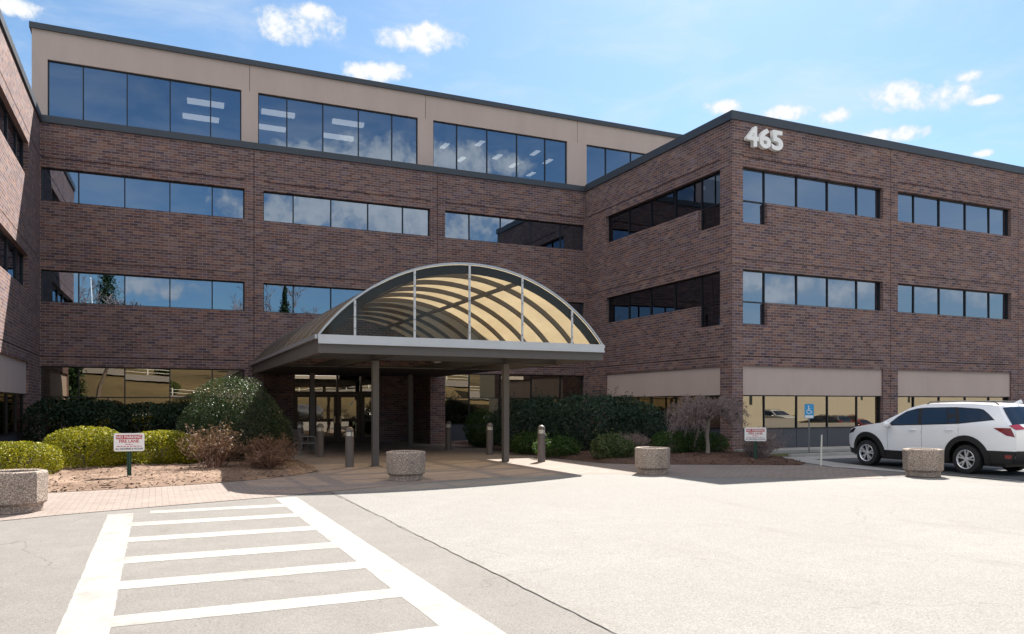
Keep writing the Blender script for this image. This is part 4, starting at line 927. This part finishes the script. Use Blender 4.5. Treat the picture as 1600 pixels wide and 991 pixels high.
def make_suv(label, paint, loc, rz, group=None):
    c = thing('parked_car', label, 'car', loc, rz, group)
    F, Q = 1.5, -1.5; AR = .50
    body = strip_mesh(0, len(CONT) - 1, -1, 1, 0, 'body', paint, c)
    bs = []
    fender = [(.80, .47), (.80, 1.158), (1.0, 1.22), (1.2, 1.195), (1.5, 1.15), (1.95, 1.09), (2.2, 1.035), (2.34, .96), (2.405, .80), (2.41, .62), (2.37, .46)] + arch(F, AR, 12.7, 167.3)
    for o in panel('fender', fender, paint, c): pass
    fd = [(.792, .47), (.792, 1.148), (.30, 1.166), (-.268, 1.19), (-.268, .47)]
    rd_ = [(-.276, .47), (-.276, 1.19), (-.8, 1.214), (-1.318, 1.24), (-1.318, .826)] + [p for p in arch(Q, AR, 68, 12.7, 10)][0:]
    for pts in (fd, rd_):
        for o in panel('door', pts, paint, c):
            sgn = 1 if o.data.vertices[0].co.x > 0 else -1; hy = -.12 if pts is fd else -1.16; hz = 1.055 if pts is fd else 1.085
            h = MB(); h.tube([(sgn * (hw(hy, hz) + .0), hy + .0, hz), (sgn * (hw(hy, hz) + .035), hy + .03, hz), (sgn * (hw(hy, hz) + .035), hy + .19, hz - .004), (sgn * hw(hy, hz), hy + .22, hz - .004)], .014, 6); h.build('handle', paint, o, smooth=True)
    quarter = [(-1.326, 1.241), (-2.29, 1.35), (-2.56, 1.37), (-2.58, 1.33), (-2.64, 1.22), (-2.68, 1.12), (-2.69, .9), (-2.68, .60), (-2.02, .60)] + arch(Q, AR, 151, 70, 12) + [(-1.326, .83)]
    panel('quarter_panel', quarter, paint, c)
    upper = [(1.0, 1.22), (.76, 1.325), (.52, 1.43), (.28, 1.535), (.05, 1.635), (-.12, 1.685), (-.35, 1.722), (-.75, 1.742), (-1.16, 1.748), (-1.7, 1.738), (-2.2, 1.715), (-2.44, 1.68), (-2.45, 1.64), (-2.50, 1.50), (-2.56, 1.37), (-2.29, 1.35), (-2.15, 1.50), (-2.02, 1.605), (-1.9, 1.632), (-1.29, 1.665), (-.41, 1.65), (-.15, 1.625), (.17, 1.545), (.45, 1.40), (.70, 1.23), (.80, 1.158)]
    panel('roof_side', upper, paint, c, step=.07)
    dlo = [(.80, 1.158), (.70, 1.23), (.45, 1.40), (.17, 1.545), (-.15, 1.625), (-.41, 1.65), (-1.29, 1.665), (-1.9, 1.632), (-2.02, 1.605), (-2.15, 1.50), (-2.29, 1.35), (-1.32, 1.24), (-.27, 1.19)]
    panel('window_trim', dlo, 'car_black', c, -.006)
    for pts in ([(.66, 1.175), (.60, 1.28), (.42, 1.395), (.15, 1.525), (-.14, 1.60), (-.21, 1.61), (-.17, 1.215)], [(-.27, 1.215), (-.34, 1.62), (-.45, 1.63), (-1.02, 1.64), (-1.02, 1.25)], [(-1.06, 1.252), (-1.06, 1.64), (-1.24, 1.64), (-1.26, 1.262)], [(-1.36, 1.27), (-1.36, 1.638), (-1.88, 1.612), (-2.0, 1.585), (-2.12, 1.485), (-2.23, 1.365)]):
        panel('side_window', pts, 'car_glass', c, .001, .2)
    strip_mesh(9, 13, -.90, .90, .006, 'windshield', 'car_glass', c); strip_mesh(21, 24, -.86, .86, .006, 'rear_window', 'car_glass', c)
    strip_mesh(25, 29, -1.0, 1.0, .012, 'rear_bumper', 'car_black', c) if False else None
    strip_mesh(27, 29, -1.0, 1.0, .014, 'rear_bumper', 'car_black', c); strip_mesh(0, 2, -1.0, 1.0, .014, 'front_bumper', 'car_black', c)
    strip_mesh(2, 4, -.66, .66, .012, 'grille', 'car_black', c)
    panel('bumper_corner', [(-2.0, .61), (-2.685, .61), (-2.64, .46), (-2.56, .30), (-2.05, .30)] + [(-1.99, .40)], 'car_black', c, .012, .09, .03)
    panel('bumper_corner', [(2.0, .455), (2.37, .47), (2.33, .32), (2.0, .30)], 'car_black', c, .012, .09, .03)
    panel('sill_cladding', [(1.0, .25), (1.0, .475), (-1.0, .475), (-1.0, .25)], 'car_black', c, .012, .2, .05)
    for cy in (F, Q):
        panel('arch_flare', arch(cy, .60, 188, -8, 26) + arch(cy, .465, -8, 188, 26), 'car_black', c, .028, .12, .06)
    panel('headlight', [(2.31, .965), (2.36, .88), (2.12, .93), (1.96, 1.045), (2.08, 1.055)], 'car_glass', c, .004, .08, .01)
    panel('tail_light', [(-2.22, 1.165), (-2.655, 1.165), (-2.675, .95), (-2.50, .985), (-2.35, 1.07)], 'tail_red', c, .008, .08, .02)
    strip_mesh(24, 25, -1.0, -.62, .012, 'tail_light', 'tail_red', c, 6); strip_mesh(24, 25, .62, 1.0, .012, 'tail_light', 'tail_red', c, 6)
    panel('reflector', [(-2.45, .52), (-2.60, .52), (-2.58, .43), (-2.44, .43)], 'tail_red', c, .02, .1)
    for sgn in (-1, 1):
        mr = MB(); mr.lathe([(0, -.11), (.075, -.10), (.105, -.03), (.105, .04), (.09, .06), (0, .065)], 14, 0, (0, 0, 0), 'x'); mr.v = [(sgn * 1.13 + x * 1.15, .70 + y_ * .75, 1.185 + z_ * .85) for x, y_, z_ in mr.v]; mr.tube([(sgn * .94, .70, 1.15), (sgn * 1.06, .70, 1.16)], .03, 6); mr.build('mirror', paint, c, smooth=True)
        rr = MB(); rr.tube([(sgn * (hw(-.2, 1.7) - .04), -.2, 1.715), (sgn * (hw(-.3, 1.74) - .05), -.3, 1.80), (sgn * (hw(-1.2, 1.75) - .05), -1.2, 1.82), (sgn * (hw(-2.05, 1.72) - .05), -2.05, 1.79), (sgn * (hw(-2.15, 1.72) - .04), -2.15, 1.72)], .017, 6); rr.build('roof_rail', 'car_black', c, smooth=True)
    fn = MB(); fn.add([(-.03, -2.1, 1.77), (.03, -2.1, 1.77), (.02, -2.30, 1.76), (-.02, -2.30, 1.76), (0, -2.27, 1.85), (0, -2.24, 1.85)], [(0, 1, 5), (1, 2, 4, 5), (2, 3, 4), (3, 0, 5, 4)]); fn.build('aerial', paint, c)
    ub = MB(); ub.box(-.78, .78, -2.4, 1.9, .22, .30); ub.box(-.80, .80, -.95, .95, .30, 1.0); ub.box(-.80, .80, -.95, .95, 1.001, 1.12)
    for cy in (F, Q): ub.box(-.55, .55, cy - .55, cy + .55, .30, .95)
    ub.build('underbody', 'car_black', c)
    for cy in (F, Q):
        for sgn in (-1, 1):
            w = MB(); w.lathe([(.235, -.10), (.30, -.125), (.345, -.115), (.36, -.09), (.362, 0), (.36, .09), (.345, .115), (.30, .125), (.24, .118), (.238, .03), (.0, .03)], 40, 0, (0, 0, 0), 'x')
            for t_ in range(40):
                a = t_ * 2 * math.pi / 40
            tw_ = w.build('wheel', 'tyre', c, smooth=True); tw_.location = (sgn * .865, cy, .36); 
            if sgn < 0: tw_.rotation_euler.z = math.pi
            rm = MB(); rm.lathe([(.242, .118), (.236, .124), (.222, .112), (.215, .07)], 40, 0, (0, 0, 0), 'x'); rm.lathe([(0, .105), (.05, .105), (.062, .09), (.07, .06)], 16, 0, (0, 0, 0), 'x')
            for k in range(5):
                for dd in (-.17, .17):
                    a = k * 2 * math.pi / 5 + .2; a1, a2 = a + dd * .45, a + dd * 1.25; r0, r1 = .05, .228
                    d = Vector((0, -math.sin(a2), math.cos(a2))) * .017; p0 = Vector((.1, r0 * math.cos(a1), r0 * math.sin(a1))); p1 = Vector((.106, r1 * math.cos(a2), r1 * math.sin(a2)))
                    bk = Vector((-.04, 0, 0)); rm.add([p0 - d, p0 + d, p1 + d * 1.1, p1 - d * 1.1, p0 - d + bk, p0 + d + bk, p1 + d + bk, p1 - d + bk], [(0, 1, 2, 3), (0, 4, 5, 1), (1, 5, 6, 2), (2, 6, 7, 3), (3, 7, 4, 0)])
            rm.build('rim', 'chrome', tw_, smooth=True)
    return c
suv = make_suv('white sport utility car with black wheel arches parked nose-in by the right wing', 'paint_white', (19.40, 14.66, .014), 0)
def recolour(src, paint, label, loc, rz, group):
    c = copy_tree(src); c.location = loc; c.rotation_euler.z = rz; c['label'] = label; c['group'] = group; cache = {}
    for o in [c] + list(c.children_recursive):
        if o.type == 'MESH' and o.data.materials and o.data.materials[0] == M['paint_white']:
            if o.data.name not in cache: me = o.data.copy(); me.materials[0] = M[paint]; cache[o.data.name] = me
            o.data = cache[o.data.name]
    return c

# ------------------------------------------------------------------ what stands behind the viewpoint and shows in the window glass
GR = 'cars parked across the lot, seen in the glass'
for i, (x, y, rz, p, lab) in enumerate(((27, -9, 90, 'paint_dark', 'dark car across the lot, reflected in the window right of the canopy'), (33, -9.5, 95, 'paint_silver', 'silver car across the lot, reflected beside the dark one'), (58, -17, 0, 'paint_silver', 'silver car by the cream hall, reflected in the right wing windows'), (64, -17, 180, 'paint_dark', 'dark car by the cream hall, reflected in the right wing windows'), (70, -17, 0, 'paint_red', 'red car by the cream hall, reflected in the right wing windows'), (77, -17, 0, 'paint_silver', 'silver car farthest right by the cream hall'), (22, -18, 0, 'paint_silver', 'silver car facing the road, reflected in the entrance doors'), (15, -18, 0, 'paint_dark', 'dark car facing the road, reflected in the entrance doors'))):
    recolour(suv, p, lab, (x, y, .0 if x < 40 else -1.25), R(rz), GR)
hl = thing('cream_hall', 'long cream hall with a row of slit windows behind the viewpoint', 'building', (85, -34, -1.3))
mb = MB(); mb.box(-38, 60, -14, 0, 0, 10); mb.build('wall', 'cream_wall', hl)
for i in range(26):
    if i % 6 == 4: continue
    mb = MB(); mb.box(-35 + i * 3, -34.55 + i * 3, .0, .03, 4.2, 5.6); mb.build('window', 'car_glass', hl)
mb = MB(); mb.box(-38.3, 60.3, -14.3, .3, 10, 10.4); mb.build('roof', 'house_roof', hl)
def bare_tree(loc, h, seed, label, group):
    r = thing('bare_tree', label, 'tree', loc, 0, group); g = random.Random(seed); tr = MB(); cr = MB()
    def grow(p, d, L, rad, depth):
        pts = [p]; q = p.copy(); dd = d.copy()
        for k in range(4): dd = (dd + Vector((g.gauss(0, .12), g.gauss(0, .12), g.gauss(.03, .08)))).normalized(); q = q + dd * L / 4; pts.append(q.copy())
        (tr if depth == 0 else cr).tube(pts, [rad * (1 - .1 * k) for k in range(5)], 6 if depth < 2 else 3)
        if depth < 5:
            for _ in range(4 if depth < 2 else 3): grow(pts[g.choice((2, 3, 4, 4))], (dd + Vector((g.gauss(0, .55), g.gauss(0, .55), g.uniform(-.1, .5)))).normalized(), L * g.uniform(.55, .75), max(.035, rad * .55), depth + 1)
    grow(Vector((0, 0, -.3)), Vector((0, 0, 1)), h * .34, h * .014, 0); tr.build('trunk', 'bark', r, recalc=False); cr.build('crown', 'twig', r, recalc=False); return r
BT = 'bare trees on the slope behind the viewpoint'
bt = [bare_tree((0, 0, 0), 15, 3, 'bare tree nearest the lot, reflected in the left ground-floor windows', BT), bare_tree((0, 0, 0), 17, 4, 'bare tree on the slope behind the viewpoint', BT)]
spots = [(-4.9, -30), (12, -47), (-28, -75), (-12, -82), (2, -90), (18, -86), (34, -80), (50, -92), (-45, -88), (66, -70), (26, -26), (-60, -70), (-20, -96), (-5, -94), (10, -98), (26, -96), (42, -99), (-36, -97), (58, -104), (-33, -60)]
for i, (x, y) in enumerate(spots):
    t_ = bt[i] if i < 2 else copy_tree(bt[i % 2]); s = random.Random(i).uniform(.8, 1.25)
    t_.location = (x, y, terrain_z(x, y)); t_.rotation_euler.z = i * 1.7; t_.scale = (s, s, s)
    if i: t_['label'] = 'bare tree on the grassy slope behind the viewpoint'
def pine(loc, h, seed, label):
    r = thing('pine_tree', label, 'tree', loc, 0, 'evergreens on the slope behind the viewpoint'); tr = MB(); tr.tube([(0, 0, -.3), (0, 0, h * .5), (0, 0, h)], [h * .015, h * .012, .03], 8); tr.build('trunk', 'bark', r)
    g = np.random.default_rng(seed); n = 7000; z = h * (.08 + .92 * g.random(n) ** 1.3); rr = (h - z) * .26 * g.uniform(.35, 1.12, n) * np.sqrt(g.random(n)); a = g.random(n) * 6.283; rr *= 1 + .25 * np.sin(a * 5 + z * 2.1) + .2 * np.sin(a * 3 - z * 3.3)
    P = np.stack([rr * np.cos(a), rr * np.sin(a), z - rr * .25], 1); N = np.stack([np.cos(a) * .4, np.sin(a) * .4, np.ones(n)], 1); mesh_quads('crown', leaves_mesh(P, N, .42, .4, .6, .3, seed), 'leaf_pine', r); return r
pine((-7.4, -27, terrain_z(-7.4, -27)), 9, 1, 'dense dark pine reflected at the left end of the ground-floor windows')
pine((-8, -68, terrain_z(-8, -68)), 18, 2, 'tall dark pine high on the slope, reflected in the second-floor windows')
pine((19, -68, terrain_z(19, -68)), 16, 3, 'dark pine on the slope, reflected beside the canopy arch')
for x, y, lab in ((-10, -100, 'pale house on the slope left of the tall pine'), (22, -104, 'pale house on the slope to the right of the tall pine')):
    h = thing('house', lab, 'house', (x, y, terrain_z(x, y) - .3), R(10)); mb = MB(); mb.box(-6, 6, -4, 4, 0, 4.5); mb.build('wall', 'house_wall', h)
    mb = MB(); mb.add([(-6.5, -4.5, 4.5), (6.5, -4.5, 4.5), (6.5, 4.5, 4.5), (-6.5, 4.5, 4.5), (-6.5, 0, 7.2), (6.5, 0, 7.2)], [(0, 1, 5, 4), (2, 3, 4, 5), (0, 4, 3), (1, 2, 5), (0, 3, 2, 1)]); mb.build('roof', 'house_roof', h)
    for k in range(4): mb = MB(); mb.box(-4.6 + k * 2.6, -3.4 + k * 2.6, 4.0, 4.03, 1.4, 2.9); mb.build('window', 'car_glass', h)
fp = thing('flagpole', 'white flagpole on the grass behind the viewpoint', 'flagpole', (-8, -40, terrain_z(-8, -40))); mb = MB(); mb.tube([(0, 0, 0), (0, 0, 14)], [.09, .05], 8); mb.lathe([(0, 14.0), (.1, 14.06), (.1, 14.14), (0, 14.2)], 10); mb.build('pole', 'letter_white', fp, smooth=True)
fe = thing('white_fence', 'white rail fence along the far road on the slope', 'fence', (10, -64, 0)); mb = MB()
for x in range(-40, 60, 4): mb.box(x - .07, x + .07, -.07, .07, terrain_z(10 + x, -64) - .2, terrain_z(10 + x, -64) + 1.2)
mb.build('post', 'fence_white', fe); mb = MB()
for x in range(-40, 56, 4):
    for dz in (.5, 1.0): mb.tube([(x, 0, terrain_z(10 + x, -64) + dz), (x + 4, 0, terrain_z(14 + x, -64) + dz)], .05, 4)
mb.build('rail', 'fence_white', fe)

for i, (x, y, sx_, sz_) in enumerate(((4, -49, 2.6, 1.0), (15, -51, 3.0, 1.2), (27, -48, 2.2, .9), (1, -66, 3.4, 1.5), (31, -66, 3.2, 1.4))):
    c = copy_tree(bpy.data.objects['rounded_shrub']); c.location = (x, y, terrain_z(x, y) - .2); c.scale = (sx_, sx_ * .7, sz_); c.rotation_euler.z = i * 1.3; c['label'] = 'dark spreading bush on the dry grass slope behind the viewpoint'; c['group'] = 'bushes on the slope behind the viewpoint'
